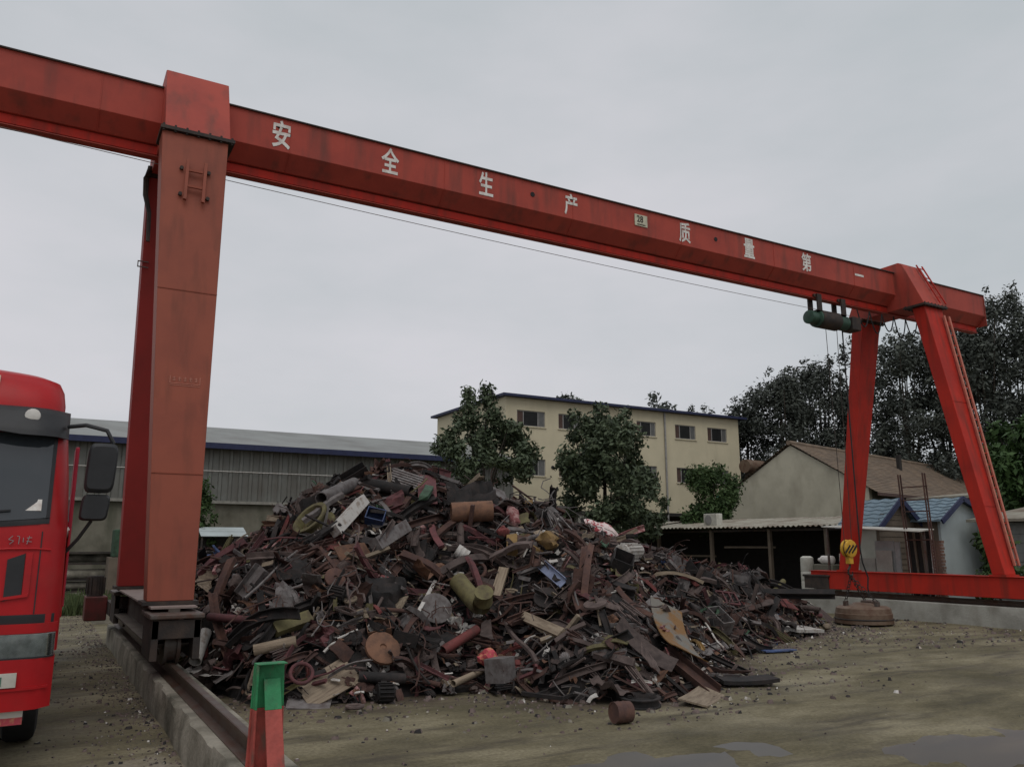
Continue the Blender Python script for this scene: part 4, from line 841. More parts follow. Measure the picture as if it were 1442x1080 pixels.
# shed and wall at the right edge
sr = thing('grey_shed', 'grey boarded shed with pale roof edge at the right frame edge', 'shed', (26, 11, 0))
MB().box(24.2, 30, 8.0, 14.2, -.1, 2.5).build('wall', M_board, sr); MB().hexa([(23.7, 7.7, 2.52), (30.2, 7.7, 2.6), (30.2, 14.5, 2.6), (23.7, 14.5, 2.52), (23.7, 7.7, 2.60), (30.2, 7.7, 3.5), (30.2, 14.5, 3.5), (23.7, 14.5, 2.60)]).build('roof', M_tin, sr)
for k in range(9): MB().box(24.17, 24.2, 8.0, 14.2, .1 + k * .26, .34 + k * .26).build('board', M_board, sr)
s2_ = thing('far_shed', 'far low shed with a pale roof sheet above the right wall', 'shed', (33, 19, 0))
MB().box(31, 38, 15.5, 20.5, -.1, 3.6).build('wall', M_brickw, s2_); MB().hexa([(30.4, 15, 3.62), (38.5, 15, 3.75), (38.5, 21, 3.75), (30.4, 21, 3.62), (30.4, 15, 3.72), (38.5, 15, 4.4), (38.5, 21, 4.4), (30.4, 21, 3.72)]).build('roof', M_tin, s2_)

# ------------------------------------------------------------------ clutter beyond the left leg
for k, (y, z, r, ln) in enumerate(((30.0, .95, .16, 3.0), (30.3, 1.45, .14, 2.6), (30.0, .6, .13, 3.2))):
    x0 = .2 + .3 * k
    tag(MB().pipe((x0, y, z), (x0 + ln, y + .1, z), r, .03).build('storage_pipe', M_conc, smooth=True), ['lowest pale pipe on the rack behind the truck mirror', 'uppermost pale pipe on the rack behind the truck mirror', 'pale pipe near the ground under the rack behind the truck'][0 if k == 0 else k], 'pipe')
rk = thing('pipe_rack', 'dark rack of shelves holding pipes behind the truck mirror', 'rack', (2, 30.3, 0))
for x in (.5, 3.2): MB().box(x, x + .12, 29.8, 30.6, -.1, 1.95).build('upright', M_dark, rk)
for z in (.4, .75, 1.25, 1.6): MB().box(.4, 3.4, 29.8, 30.6, z, z + .05).build('shelf', M_dark, rk)
tag(MB().box(2.0, 2.9, 28.6, 29.6, 1.5, 2.35).add([], []).build('crate', SM['green'], bevel=0.03), 'dark green box on the rack beside the crane leg', 'box')
tag(MB().box(1.9, 3.0, 28.5, 29.7, -.1, 1.49).build('pallet_stack', M_side, bevel=0.01), 'dark stack of pallets under the green box by the crane leg', 'pallets')
aw = thing('small_awning', 'small white roofed lean-to against the stained wall', 'awning', (7.0, 33, 0))
a0 = on(279, 743, 1, 33.0); a1 = on(343, 757, 1, 33.0)
for k in range(2): MB().hexa([(a0.x, 32.2 + k * .5, 2.18 + k * .18), (a1.x, 32.2 + k * .5, 2.18 + k * .18), (a1.x, 32.68 + k * .5, 2.34 + k * .18), (a0.x, 32.68 + k * .5, 2.34 + k * .18), (a0.x, 32.2 + k * .5, 2.20 + k * .18), (a1.x, 32.2 + k * .5, 2.20 + k * .18), (a1.x, 32.68 + k * .5, 2.36 + k * .18), (a0.x, 32.68 + k * .5, 2.36 + k * .18)]).build('roof_sheet', M_pblue, aw)
[MB().box(x, x + .06, y, y + .06, -.1, z).build('post', M_dark, aw) for x in (a0.x + .02, a1.x - .08) for y, z in ((32.25, 2.18), (33.05, 2.46))]
MB().box(a0.x, a1.x, 33.2, 33.3, -.1, 2.5).build('back_panel', M_shade, aw)

# ------------------------------------------------------------------ vegetation
def leaf_cloud(n, centers, leaf, squash=1.0, rs=nrs, flat=0.5):
    """many leaf-sized quads filling clumps; returns verts, quads."""
    c = np.array([q[0] for q in centers]); r = np.array([q[1] for q in centers]); w = r ** 2.2; w = w / w.sum()
    k = rs.choice(len(c), n, p=w); d = rs.normal(size=(n, 3)); d /= np.linalg.norm(d, axis=1)[:, None]
    rad = r[k] * (rs.rand(n) ** 0.42) * (1 + 0.16 * rs.normal(size=n))
    p = c[k] + d * rad[:, None] * np.array([1, 1, squash])
    nn = d * 0.7 + rs.normal(size=(n, 3)) * 0.8 + np.array([0, 0, flat]); nn /= np.linalg.norm(nn, axis=1)[:, None]
    t = np.cross(nn, rs.normal(size=(n, 3))); t /= np.linalg.norm(t, axis=1)[:, None]; b = np.cross(nn, t)
    s = leaf * (0.45 + 0.95 * rs.rand(n))[:, None]
    v = np.stack([p - t * s, p + b * s * 0.45, p + t * s, p - b * s * 0.45], 1).reshape(-1, 3)
    return v, np.arange(4 * n).reshape(-1, 4)
def tree(name, label, base, h, trunk_h, clumps, n, leaf, m, tr_r=0.12, cat='tree', group=None, squash=1.0, limbs=7):
    o = thing(name, label, cat, base, group); B = Vector(base)
    mb = MB(); top = Vector((B.x + rnd.uniform(-.2, .2), B.y + rnd.uniform(-.2, .2), h * .86))
    mb.tube([B + Vector((0, 0, -.15)), B + Vector((rnd.uniform(-.08, .08), 0, trunk_h * .6)), B + Vector((rnd.uniform(-.15, .15), rnd.uniform(-.15, .15), trunk_h)), B.lerp(top, .75) + Vector((0, 0, 0)), top], tr_r, 8, tr_r * .2)
    for q, r in rnd.sample(clumps, min(limbs, len(clumps))):
        s = B + Vector((0, 0, min(trunk_h * rnd.uniform(.8, 1.2), h * .8))); e = Vector(q); mb.tube([s, s.lerp(e, .5) + Vector((0, 0, .15)), e], tr_r * .5, 5, tr_r * .12)
    mb.build('trunk', M_bark, o, smooth=True)
    v, qd = leaf_cloud(n, clumps, leaf, squash)
    me = np_mesh('crown', v - np.array(base), qd, [m]); c = bpy.data.objects.new('crown', me); COL.objects.link(c); c.parent = o
    return o
def clump_ball(cx, cy, z0, z1, rx, k, rmin, rmax, top_narrow=0.5, lean=0.0):
    out = []
    for i in range(k):
        t = rnd.random(); z = z0 + (z1 - z0) * t; w = rx * (1 - top_narrow * t ** 1.6) * (0.45 + 0.55 * min(1, t * 3 + .3)); a = rnd.uniform(0, 2 * math.pi); rr = w * math.sqrt(rnd.random())
        out.append(((cx + rr * math.cos(a) + lean * t, cy + rr * math.sin(a), z), rnd.uniform(rmin, rmax)))
    return out
T1 = (15.6, 29.8, 0); tree('leafy_tree', 'dark leafy tree before the shed at the left corner of the cream building', T1, 7.6, 3.0, clump_ball(15.6, 29.8, 4.3, 7.2, 2.25, 56, .24, .55, .45) + [((14.9, 29.8, 8.0), .35), ((15.0, 29.8, 7.6), .4), ((15.75, 29.8, 8.2), .4), ((15.8, 29.8, 7.8), .45)], 11000, .11, M_leafA, .13)
T2 = (19.75, 26.9, 0); tree('leafy_tree', 'largest dark green tree in front of the cream building', T2, 7.3, 2.0, clump_ball(19.75, 26.9, 2.0, 6.7, 2.75, 96, .26, .62, .5) + [((19.5, 26.9, 7.3), .4), ((18.4, 27.1, 7.0), .35), ((20.5, 26.6, 7.2), .35), ((21.0, 26.5, 6.2), .5)], 22000, .11, M_leafA, .16)
T3 = (26.75, 28.4, 0); tree('round_bush', 'rounded green bush above the lean-to roof by the cream building', T3, 5.4, 2.0, clump_ball(26.75, 28.4, 2.6, 5.4, 1.45, 40, .35, .6, .4), 9000, .09, M_leafB, .10, cat='bush')
FT = [(985, 570, 62, 2.6), (1045, 556, 60, 3.0), (1098, 516, 58, 3.2), (1150, 500, 61, 3.0), (1205, 474, 59, 3.2), (1262, 466, 57, 3.4), (1318, 452, 60, 3.4), (1368, 425, 58, 3.3), (1405, 406, 62, 3.4), (1452, 420, 58, 3.6), (1500, 440, 60, 3.8)]
LBL = ['first', 'second', 'third', 'fourth', 'fifth', 'sixth', 'seventh', 'eighth', 'ninth', 'tenth', 'eleventh']
for i, (px, py, dist, r) in enumerate(FT):
    t = far(px, py, dist); g = (t.x, t.y, 0); cl = clump_ball(t.x, t.y, 2.5, t.z - 1.0, r, 64, .5, 1.15, .62)
    for k in range(9): a = rnd.uniform(0, 6.28); cl.append(((t.x + .9 * math.cos(a), t.y + .9 * math.sin(a), t.z - rnd.uniform(0, 1.5)), rnd.uniform(.2, .42)))
    for k in range(5): a = rnd.uniform(0, 6.28); cl.append(((t.x + r * .7 * math.cos(a), t.y + r * .7 * math.sin(a), t.z - rnd.uniform(1.8, 3.5)), rnd.uniform(.25, .45)))
    tree('poplar_tree', 'tall dark tree behind the houses, ' + LBL[i] + ' from the left of the row', g, t.z, 4, cl, 20000, .125, M_leafC, .2, group='tall trees behind the houses', limbs=10)
for px, py, dist in ((805, 552, 62), (928, 560, 64)):
    t = far(px, py, dist); tree('poplar_tree', 'treetop showing above the roof of the cream building, ' + ('left one' if px < 900 else 'right one'), (t.x, t.y, 0), t.z, 4, clump_ball(t.x, t.y, 3, t.z, 2.0, 30, .4, .8, .7), 2500, .2, M_leafC, .18)
t = far(1447, 640, 34); tree('broadleaf_tree', 'bright green broadleaf tree at the right edge beyond the crane leg', (t.x, t.y, 0), 6.1, 2.0, clump_ball(t.x, t.y, 2.9, 6.0, 2.3, 56, .3, .6, .4), 9500, .13, M_leafD, .13)
tree('leafy_shrub', 'leafy shrub growing against the pale blue hut wall', (22.3, 12.95, 0), 2.2, .5, clump_ball(22.3, 12.95, .5, 2.1, .5, 22, .18, .34, .3), 1500, .10, M_leafB, .03, cat='shrub')
t = on(281, 715, 1, 33.6); tree('leafy_shrub', 'shrub growing against the stained wall right of the orange leg', (t.x, 33.6, 0), 4.2, 1.0, clump_ball(t.x, 33.6, 1.2, 4.1, .7, 30, .25, .42, .6), 2600, .10, M_leafB, .05, cat='shrub')
gv_, gf_ = [], []
for i in range(2600):   # rough grass bank
    x, y = rnd.uniform(-1.5, 3.2), rnd.uniform(25.5, 29.3); h = rnd.uniform(.15, .55); a = rnd.uniform(0, 6.28); dx, dy = .03 * math.cos(a), .03 * math.sin(a); k = len(gv_)
    lx, ly = rnd.uniform(-.15, .15), rnd.uniform(-.15, .15)
    gv_ += [(x - dx, y - dy, -.02), (x + dx, y + dy, -.02), (x + dx * .4 + lx, y + dy * .4 + ly, h), (x - dx * .4 + lx, y - dy * .4 + ly, h)]; gf_.append((k, k + 1, k + 2, k + 3))
go = bpy.data.objects.new('grass', np_mesh('grass', gv_, gf_, [M_grass])); COL.objects.link(go); tag(go, 'rough green grass growing behind the truck', 'grass', kind='stuff')

# ------------------------------------------------------------------ scrap heap
BASE = [(1.95, 15.8), (2.0, 12.0), (2.35, 10.2), (3.7, 9.75), (5.1, 9.75), (5.65, 8.6), (6.6, 8.05), (8.2, 8.75), (10.2, 10.4), (12.6, 11.7), (15.2, 12.7), (16.4, 13.9), (16.8, 15.6), (15.8, 17.8), (12.5, 19.3), (8, 20), (4.2, 19.6), (1.95, 18)]
SIL = [(285, 812), (330, 800), (370, 790), (400, 762), (430, 735), (460, 710), (490, 690), (520, 676), (560, 668), (600, 682), (640, 710), (700, 730), (760, 755), (800, 770), (840, 774), (880, 785), (930, 803), (1000, 815), (1050, 820), (1100, 825), (1150, 838), (1190, 858)]
_cap = [on(x, y, 1, 14.0 + (0 if x < 900 else (x - 900) / 290 * 1.2)) for x, y in SIL]
CX_ = np.array([p.x for p in _cap]); CZ_ = np.array([p.z for p in _cap])
GXs = np.arange(1.6, 18.6, .1); GYs = np.arange(7.0, 21.0, .1)
XX, YY = np.meshgrid(GXs, GYs)
def poly_dist(X, Y, poly):
    d = np.full(X.shape, 1e9); ins = np.zeros(X.shape, bool); n = len(poly)
    for i in range(n):
        (x0, y0), (x1, y1) = poly[i], poly[(i + 1) % n]; ex, ey = x1 - x0, y1 - y0
        t = np.clip(((X - x0) * ex + (Y - y0) * ey) / (ex * ex + ey * ey), 0, 1); d = np.minimum(d, np.hypot(X - x0 - t * ex, Y - y0 - t * ey))
        c = ((y0 > Y) != (y1 > Y)) & (X < (x1 - x0) * (Y - y0) / (y1 - y0 + 1e-12) + x0); ins ^= c
    return np.where(ins, d, -d)
DD = poly_dist(XX, YY, BASE)
D2 = poly_dist(XX, YY, [(x if x > 2.6 else -1.5, y) for x, y in BASE])
capg = np.interp(XX, CX_, CZ_)
sl = np.where(DD > 0, np.minimum(D2 * 0.78, DD * 2.2), 0)
k_ = 0.25; HH = -k_ * np.log(np.exp(-sl / k_) + np.exp(-capg / k_)); HH = np.clip(HH + k_ * np.log(2) * np.exp(-np.abs(sl - capg) / .5) * .4, 0, None) * (DD > 0)
nzg = np.array([[fbm(x, y, .9, 4, 21) for x in GXs] for y in GYs]); nz2 = np.array([[fbm(x, y, 2.6, 3, 47) for x in GXs] for y in GYs]); HH = np.clip(HH + (nzg * .42 + nz2 * .34) * np.clip(DD / .8, 0, 1), 0, None)
def H(x, y):
    i = (x - GXs[0]) / .1; j = (y - GYs[0]) / .1
    if i < 0 or j < 0 or i >= len(GXs) - 1 or j >= len(GYs) - 1: return 0.0
    a, b = int(i), int(j); u, v = i - a, j - b
    return float(HH[b, a] * (1 - u) * (1 - v) + HH[b, a + 1] * u * (1 - v) + HH[b + 1, a] * (1 - u) * v + HH[b + 1, a + 1] * u * v)
def Hn(x, y):
    e = .25; return Vector((H(x - e, y) - H(x + e, y), H(x, y - e) - H(x, y + e), 2 * e)).normalized()
def hit(px, py):
    r = ray(px, py); r = r / math.hypot(r.x, r.y); d = 6.0
    while d < 30:
        p = Vector((0, 0, CZ)) + r * d
        if p.z <= H(p.x, p.y): return p
        d += .04
    return None
# soil stain weight on the ground around the heap
gd = poly_dist(np.array([v[0] for v in gv]), np.array([v[1] for v in gv]), BASE)
at_ = gme.attributes.new('soil', 'FLOAT', 'POINT')
gvx = np.array([v[0] for v in gv]); gvy = np.array([v[1] for v in gv])
at_.data.foreach_set('value', np.maximum(np.clip(.62 + gd / 3.2, 0, .62), np.where((gvx < 1.3), np.clip((gvy - 7.5) / 2.5, 0, 1) * .46, 0) + np.where((gvx > 13) & (gvy > 9) & (gvx < 19.4), .34, 0)).astype(np.float32))

at2_ = gme.attributes.new('pad', 'FLOAT', 'POINT'); at2_.data.foreach_set('value', (np.where(gvx < 1.28, np.clip((9.2 - gvy) / 1.5, 0, 1) * .85, 0)).astype(np.float32))
# ---- scrap piece shapes: length on X, width on Y, thickness on Z, centred
V = Vector
def s_box(L, w, h): return sweep([(-w / 2, -h / 2), (w / 2, -h / 2), (w / 2, h / 2), (-w / 2, h / 2)], L)
def s_pipe(L, w, h): return MB().pipe((-L / 2, 0, 0), (L / 2, 0, 0), w / 2, w * .07, 14)
def s_rod(L, w, h):
    pts = []; a, b = rnd.uniform(-.06, .06), rnd.uniform(-.1, .1)
    for i in range(6): t = i / 5 - .5; pts.append((L * t, L * a * math.sin(t * 5), L * b * (t * t)))
    return MB().tube(pts, w / 2, 6)
STRAIGHT = [True]
def sweep(poly, L, n=6):
    """a bar of the given section, bent, kinked and twisted unless STRAIGHT"""
    k = len(poly); vs = []; fs = []; st = STRAIGHT[0] or rnd.random() < .25; n = 1 if st else n
    a, b, tw = (0, 0, 0) if st else (rnd.uniform(-.14, .14), rnd.uniform(-.14, .14), rnd.uniform(-.7, .7)); kp = rnd.uniform(.3, .7); kk = 0 if st or rnd.random() < .5 else rnd.uniform(-.5, .5)
    for j in range(n + 1):
        t = j / n; ang = tw * (t - .5); c_, s_ = math.cos(ang), math.sin(ang); oy = a * L * math.sin(math.pi * t); oz = b * L * math.sin(math.pi * t) + kk * L * max(0, t - kp)
        cr = 1 if st else 1 - .18 * max(0, fbm(t * 3, tw * 9, 1.3, 2, 5))
        for y, z in poly: vs.append((L * (t - .5) + (0 if st or 0 < j < n else rnd.uniform(-.03, .03) * L), (y * c_ - z * s_) * cr + oy, y * s_ + z * c_ + oz))
    for j in range(n):
        for i in range(k): fs.append((j * k + i, j * k + (i + 1) % k, (j + 1) * k + (i + 1) % k, (j + 1) * k + i))
    fs += [tuple(range(k - 1, -1, -1)), tuple(n * k + i for i in range(k))]
    return MB().add(vs, fs)
def s_angle(L, w, h):
    t = .012; return sweep([(y, z - h / 2) for y, z in [(-w / 2, 0), (w / 2, 0), (w / 2, t), (-w / 2 + t, t), (-w / 2 + t, h), (-w / 2, h)]], L)
def s_channel(L, w, h):
    t = .012; return sweep([(y, z - h / 2) for y, z in [(-w / 2, 0), (w / 2, 0), (w / 2, h), (w / 2 - t, h), (w / 2 - t, t), (-w / 2 + t, t), (-w / 2 + t, h), (-w / 2, h)]], L)
def s_ibeam(L, w, h):
    t = .014; return sweep([(y, z - h / 2) for y, z in [(-w / 2, 0), (w / 2, 0), (w / 2, t), (t / 2, t), (t / 2, h - t), (w / 2, h - t), (w / 2, h), (-w / 2, h), (-w / 2, h - t), (-t / 2, h - t), (-t / 2, t), (-w / 2, t)]], L)
def s_plate(L, w, h):
    am = .12 if STRAIGHT[0] else .55; a, b = rnd.uniform(-am, am), rnd.uniform(-am, am); q = [rnd.uniform(-.3, .3) * (0.25 if STRAIGHT[0] else 1) for _ in range(8)]; sd = rnd.uniform(0, 99); fo = 0 if STRAIGHT[0] else rnd.uniform(-.8, .8); fx = rnd.uniform(-.2, .3)
    def fn(u, v):
        x, y = u - .5, v - .5; j = 0 if STRAIGHT[0] else .10 * fbm(u * 4, v * 4, 1.3, 2, sd); return (L * (x * (1 + q[0] * y) + j), w * (y * (1 + q[1] * x) + j), L * a * x * x + w * b * y * x + fo * L * max(0, x - fx) + (.0 if STRAIGHT[0] else .10 * w * fbm(u * 3, v * 3, 1.2, 2, sd + 7)))
    return MB().surf(fn, 5, 4, (0, 0, max(h, .008)))
def s_sheet(L, w, h):
    sd = rnd.uniform(0, 99)
    def fn(u, v): x, y = L * (u - .5), w * (v - .5); return (x + .06 * L * fbm(u, v, 2, 2, sd + 3), y + .08 * w * fbm(u, v, 2, 2, sd + 5), h * 2.2 * fbm(u, v, 2.2, 3, sd))
    return MB().surf(fn, 9, 7, (0, 0, .006))
def s_curve(L, w, h):
    def fn(u, v): t = -.9 + 1.8 * u; return (L * .55 * math.sin(t), w * (v - .5), h * (1 - math.cos(t)) * 2.2)
    return MB().surf(fn, 14, 3, (0, 0, .012))
def s_disc(L, w, h): return MB().lathe((0, 0, -h / 2), (0, 0, 1), [(L * .08, h * .3), (L * .1, 0), (L * .44, 0), (L / 2, h * .2), (L / 2, h * .8), (L * .44, h), (L * .1, h), (L * .08, h * .7)], 24)
def s_ring(L, w, h):
    R = L / 2 - h * .5; pts = [(R * math.cos(2 * math.pi * i / 22), R * math.sin(2 * math.pi * i / 22), 0) for i in range(22)]; return MB().tube(pts, h * .5, 9, closed=True)
def s_rim(L, w, h): return MB().lathe((0, 0, -h / 2), (0, 0, 1), [(L * .36, 0), (L * .5, 0), (L * .5, h * .12), (L * .44, h * .2), (L * .44, h * .8), (L * .5, h * .88), (L * .5, h), (L * .4, h), (L * .36, h * .8), (L * .34, h * .5), (L * .1, h * .42), (L * .1, h * .36), (L * .34, h * .4), (L * .36, 0)], 26)
def s_drum(L, w, h):
    r = w / 2; pr = [(r * .92, 0), (r, 0), (r, L * .03)]
    for k in (.3, .33, .36, .63, .66, .69): pr.append((r * (1.04 if k in (.33, .66) else 1.0), L * k))
    pr += [(r, L * .97), (r, L), (r * .92, L), (r * .9, L * .96), (0, L * .96)]; return MB().lathe((-L / 2, 0, 0), (1, 0, 0), [(0, L * .03), (r * .9, L * .03)] + pr, 22)
def s_grille(L, w, h):
    mb = MB(); n = 7
    for i in range(n): y = -w / 2 + w * (i + .5) / n; mb.box(-L / 2, L / 2, y - w / n * .28, y + w / n * .28, 0, .018)
    for x in (-L * .38, L * .38): mb.box(x - .03, x + .03, -w / 2, w / 2, -.03, -.003)
    return mb
def s_frame(L, w, h):
    t = .022; mb = MB()
    for y in (-w / 2, w / 2): mb.bar((-L / 2, y, 0), (L / 2, y, 0), t * 2, t * 2)
    for k in range(4): x = -L / 2 + L * k / 3; mb.bar((x, -w / 2, 0), (x, w / 2, 0), t * 1.6, t * 1.6)
    return mb
def s_rag(L, w, h):
    sd = rnd.uniform(0, 99); mb = MB(); nu, nv = 14, 9; vs = []; fs = []
    for j in range(nv + 1):
        th = math.pi * j / nv
        for i in range(nu):
            ph = 2 * math.pi * i / nu; d = V((math.sin(th) * math.cos(ph), math.sin(th) * math.sin(ph), math.cos(th))); k = 1 + .75 * (fbm(d.x * 1.3 + sd, d.y * 1.3 + d.z * 1.3, 1.4, 4, sd))
            vs.append((d.x * L / 2 * k, d.y * w / 2 * k, d.z * h / 2 * k))
    for j in range(nv):
        for i in range(nu): fs.append((j * nu + i, (j + 1) * nu + i, (j + 1) * nu + (i + 1) % nu, j * nu + (i + 1) % nu))
    return mb.add(vs, fs)
def s_coil(L, w, h):
    pts = [(-L / 2 + L * i / 60, w / 2 * math.cos(i * .72), w / 2 * math.sin(i * .72)) for i in range(61)]; return MB().tube(pts, .012, 5)
def s_tangle(L, w, h):
    mb = MB()
    for k in range(7):
        p = V((rnd.uniform(-.3, .3) * L, rnd.uniform(-.3, .3) * w, 0)); d = V((rnd.uniform(-1, 1), rnd.uniform(-1, 1), rnd.uniform(-.3, .8))); pts = [p]
        for i in range(7): d = (d + V((rnd.uniform(-.9, .9), rnd.uniform(-.9, .9), rnd.uniform(-.6, .5)))).normalized(); p = p + V((d.x * L, d.y * w, d.z * h)) * .18; pts.append(p)
        mb.tube(pts, rnd.uniform(.006, .013), 4)
    return mb
def s_motor(L, w, h):
    mb = MB().cyl((-L * .35, 0, 0), (L * .35, 0, 0), w * .4, n=16); mb.cyl((-L * .35, 0, 0), (-L * .5, 0, 0), w * .08, n=8); mb.cyl((L * .35, 0, 0), (L * .42, 0, 0), w * .3, w * .25, 14)
    for k in range(14): a = 2 * math.pi * k / 14; mb.bar((-L * .3, w * .42 * math.cos(a), w * .42 * math.sin(a)), (L * .3, w * .42 * math.cos(a), w * .42 * math.sin(a)), .012, .03)
    mb.box(-L * .3, L * .3, -w * .4, w * .4, -h * .5, -h * .42); mb.box(-L * .12, L * .12, w * .3, w * .55, -w * .15, w * .15); return mb
def s_crate(L, w, h):
    t = .012; mb = MB().box(-L / 2, L / 2, -w / 2, w / 2, -h / 2, -h / 2 + t)
    mb.box(-L / 2, L / 2, -w / 2, -w / 2 + t, -h / 2 + t, h / 2); mb.box(-L / 2, L / 2, w / 2 - t, w / 2, -h / 2 + t, h / 2); mb.box(-L / 2, -L / 2 + t, -w / 2 + t, w / 2 - t, -h / 2 + t, h / 2); mb.box(L / 2 - t, L / 2, -w / 2 + t, w / 2 - t, -h / 2 + t, h / 2); return mb
def s_elbow(L, w, h):
    pts = [(-L / 2, 0, 0), (0, 0, 0), (L * .12, 0, L * .02), (L * .22, 0, L * .1), (L * .26, 0, L * .22), (L * .27, 0, L * .42)]; return MB().tube(pts, w / 2, 12)
def s_bend(L, w, h):
    pts = [(-L / 2, 0, 0), (-L * .1, 0, 0), (0, 0, .0), (L * .06, 0, L * .05), (L * .3, 0, L * .28)]
    mb = MB()
    for a, b in zip(pts, pts[1:]): mb.bar(a, b, w, h)
    return mb
def s_bundle(L, w, h):
    mb = MB()
    for k in range(9): y, z = rnd.uniform(-w / 2, w / 2), rnd.uniform(-h / 2, h / 2); mb.bar((-L / 2 * rnd.uniform(.7, 1), y, z), (L / 2 * rnd.uniform(.7, 1), y + rnd.uniform(-.1, .1), z + rnd.uniform(-.05, .05)), .02, .02)
    return mb
SH = dict(box=s_box, pipe=s_pipe, rod=s_rod, angle=s_angle, channel=s_channel, ibeam=s_ibeam, plate=s_plate, sheet=s_sheet, curve=s_curve, disc=s_disc, ring=s_ring, rim=s_rim, drum=s_drum,
          grille=s_grille, frame=s_frame, rag=s_rag, coil=s_coil, tangle=s_tangle, motor=s_motor, crate=s_crate, elbow=s_elbow, bend=s_bend, bundle=s_bundle)
SMOOTH = {'pipe', 'rod', 'disc', 'ring', 'rim', 'drum', 'rag', 'coil', 'elbow', 'curve', 'sheet', 'motor'}
def basis_mat(p, x, up):
    x = x.normalized(); y = up.cross(x); y = y.normalized() if y.length > 1e-4 else Vector((0, 1, 0)); z = x.cross(y)
    return Matrix(((x.x, y.x, z.x, p.x), (x.y, y.y, z.y, p.y), (x.z, y.z, z.z, p.z), (0, 0, 0, 1)))
TAKEN = []
def hero(name, cat, label, shape, m, a, b, w, h, up=None, lift=None, L=None, roll=0.0):
    """a, b: photo pixels of the two ends, found on the heap surface; w, h in metres."""
    p0, p1 = hit(*a), hit(*b)
    if p0 is None and p1 is None: return
    if p0 is None or p1 is None or (p1 - p0).length > 4.5:
        q = p0 or p1; dd = math.hypot(q.x, q.y); p0 = p0 and (p0 if math.hypot(p0.x, p0.y) < dd + .5 else None) or far(*a, dd); p1 = p1 and (p1 if math.hypot(p1.x, p1.y) < dd + .5 else None) or far(*b, dd)
        if (p1 - p0).length > 4.5: p0, p1 = far(*a, dd), far(*b, dd)
    c = (p0 + p1) / 2; n = Hn(c.x, c.y); view = (Vector((0, 0, CZ)) - c).normalized()
    ln = L or (p1 - p0).length; lf = (h * .5 if lift is None else lift)
    nrm = (n + view * .55).normalized() if up is None else Vector(up)
    M = basis_mat(c + nrm * (lf + (.11 if H(c.x, c.y) > .3 else .02)), (p1 - p0), nrm)
    if roll: M = M @ Matrix.Rotation(roll, 4, 'X')
    mb = SH[shape](ln, w, h); me = mb.mesh(name, SM[m], smooth=shape in SMOOTH)
    o = bpy.data.objects.new(name, me); COL.objects.link(o); o.matrix_world = M; tag(o, label, cat); TAKEN.append((c, ln * .4)); return o
hero('steel_duct', 'duct', 'white speckled square duct sloping near the top of the heap', 'box', 'white', (466, 760), (506, 716), .17, .17, roll=.5)
hero('steel_pipe', 'pipe', 'grey brown pipe sloping above the white speckled duct', 'pipe', 'grey', (456, 720), (502, 697), .22, .22)
hero('steel_pipe', 'pipe', 'dark fat pipe lying under the slatted grille at the heap top', 'pipe', 'dark', (514, 692), (577, 704), .21, .21)
hero('cable_drum', 'drum', 'olive yellow wheel-like drum left of the white speckled duct', 'rim', 'olive', (424, 748), (466, 746), .6, .26, up=(-.35, -.75, .5), L=.62)
hero('steel_trough', 'trough', 'black steel trough pointing up left of the heap top', 'channel', 'dark', (468, 699), (519, 668), .22, .14)
hero('slatted_grille', 'grille', 'pale slatted grille at the top of the heap', 'grille', 'grey', (548, 676), (590, 690), .40, .05)
hero('steel_beam', 'beam', 'dark red beam lying across the very top of the heap', 'box', 'maroon', (526, 657), (574, 658), .09, .08)
hero('metal_sheet', 'panel', 'maroon steel panel standing at the right of the heap top', 'plate', 'maroon', (600, 676), (602, 716), .32, .02)
hero('painted_box', 'box', 'small blue and white box below the white speckled duct', 'crate', 'blue', (515, 735), (540, 741), .22, .2)
hero('steel_channel', 'channel', 'dusty red channel right of the small blue box', 'channel', 'maroon', (543, 732), (574, 720), .13, .08)
hero('crumpled_sheet', 'sheet', 'crumpled reddish sheet under the grille near the heap top', 'sheet', 'maroon', (532, 720), (570, 708), .3, .09)
hero('timber_beam', 'timber', 'thick grey timber beam across the upper heap', 'box', 'grey', (522, 780), (565, 753), .20, .16, roll=.4)
hero('steel_plate', 'plate', 'orange plate half under the thick grey timber', 'plate', 'orange', (472, 787), (516, 781), .26, .02)
hero('bent_angle', 'bar', 'yellowish bent angle bar framing the hollow below the orange plate', 'bend', 'tan', (545, 779), (458, 812), .05, .05)
hero('tube_frame', 'frame', 'thin brown tube frame leaning left of the orange plate', 'frame', 'rust', (440, 788), (462, 818), .35, .05)
hero('ribbed_channel', 'channel', 'pinkish grey ribbed channel section sloping on the left of the heap', 'channel', 'grey', (348, 846), (378, 806), .24, .09)
hero('fat_pipe', 'pipe', 'short pale pipe standing upright beside the left rail', 'pipe', 'white', (290, 938), (304, 897), .17, .17)
hero('metal_sheet', 'sheet', 'pale grey sheet lying beside the left rail', 'sheet', 'white', (268, 948), (322, 958), .5, .05, up=(-.1, -.5, .85))
hero('wood_log', 'log', 'tan round log above the green rail stop', 'pipe', 'tan', (360, 926), (419, 913), .14, .14)
hero('plywood_board', 'board', 'broken pale plywood board leaning at the heap foot right of the rail stop', 'plate', 'tan', (425, 985), (496, 945), .42, .02, up=(.1, -.55, .8))
hero('plywood_board', 'board', 'grey stained plywood board on the ground at the heap foot by the rail stop', 'plate', 'grey', (404, 990), (466, 992), .42, .02, up=(.0, -.3, .95))
hero('steel_pipe', 'pipe', 'dark pipe lying level near the foot of the heap right of the plywood', 'pipe', 'dark', (502, 957), (568, 960), .13, .13)
hero('steel_pipe', 'pipe', 'red painted pipe sloping below the rusty yellow pipe', 'pipe', 'red', (621, 925), (669, 895), .13, .13)
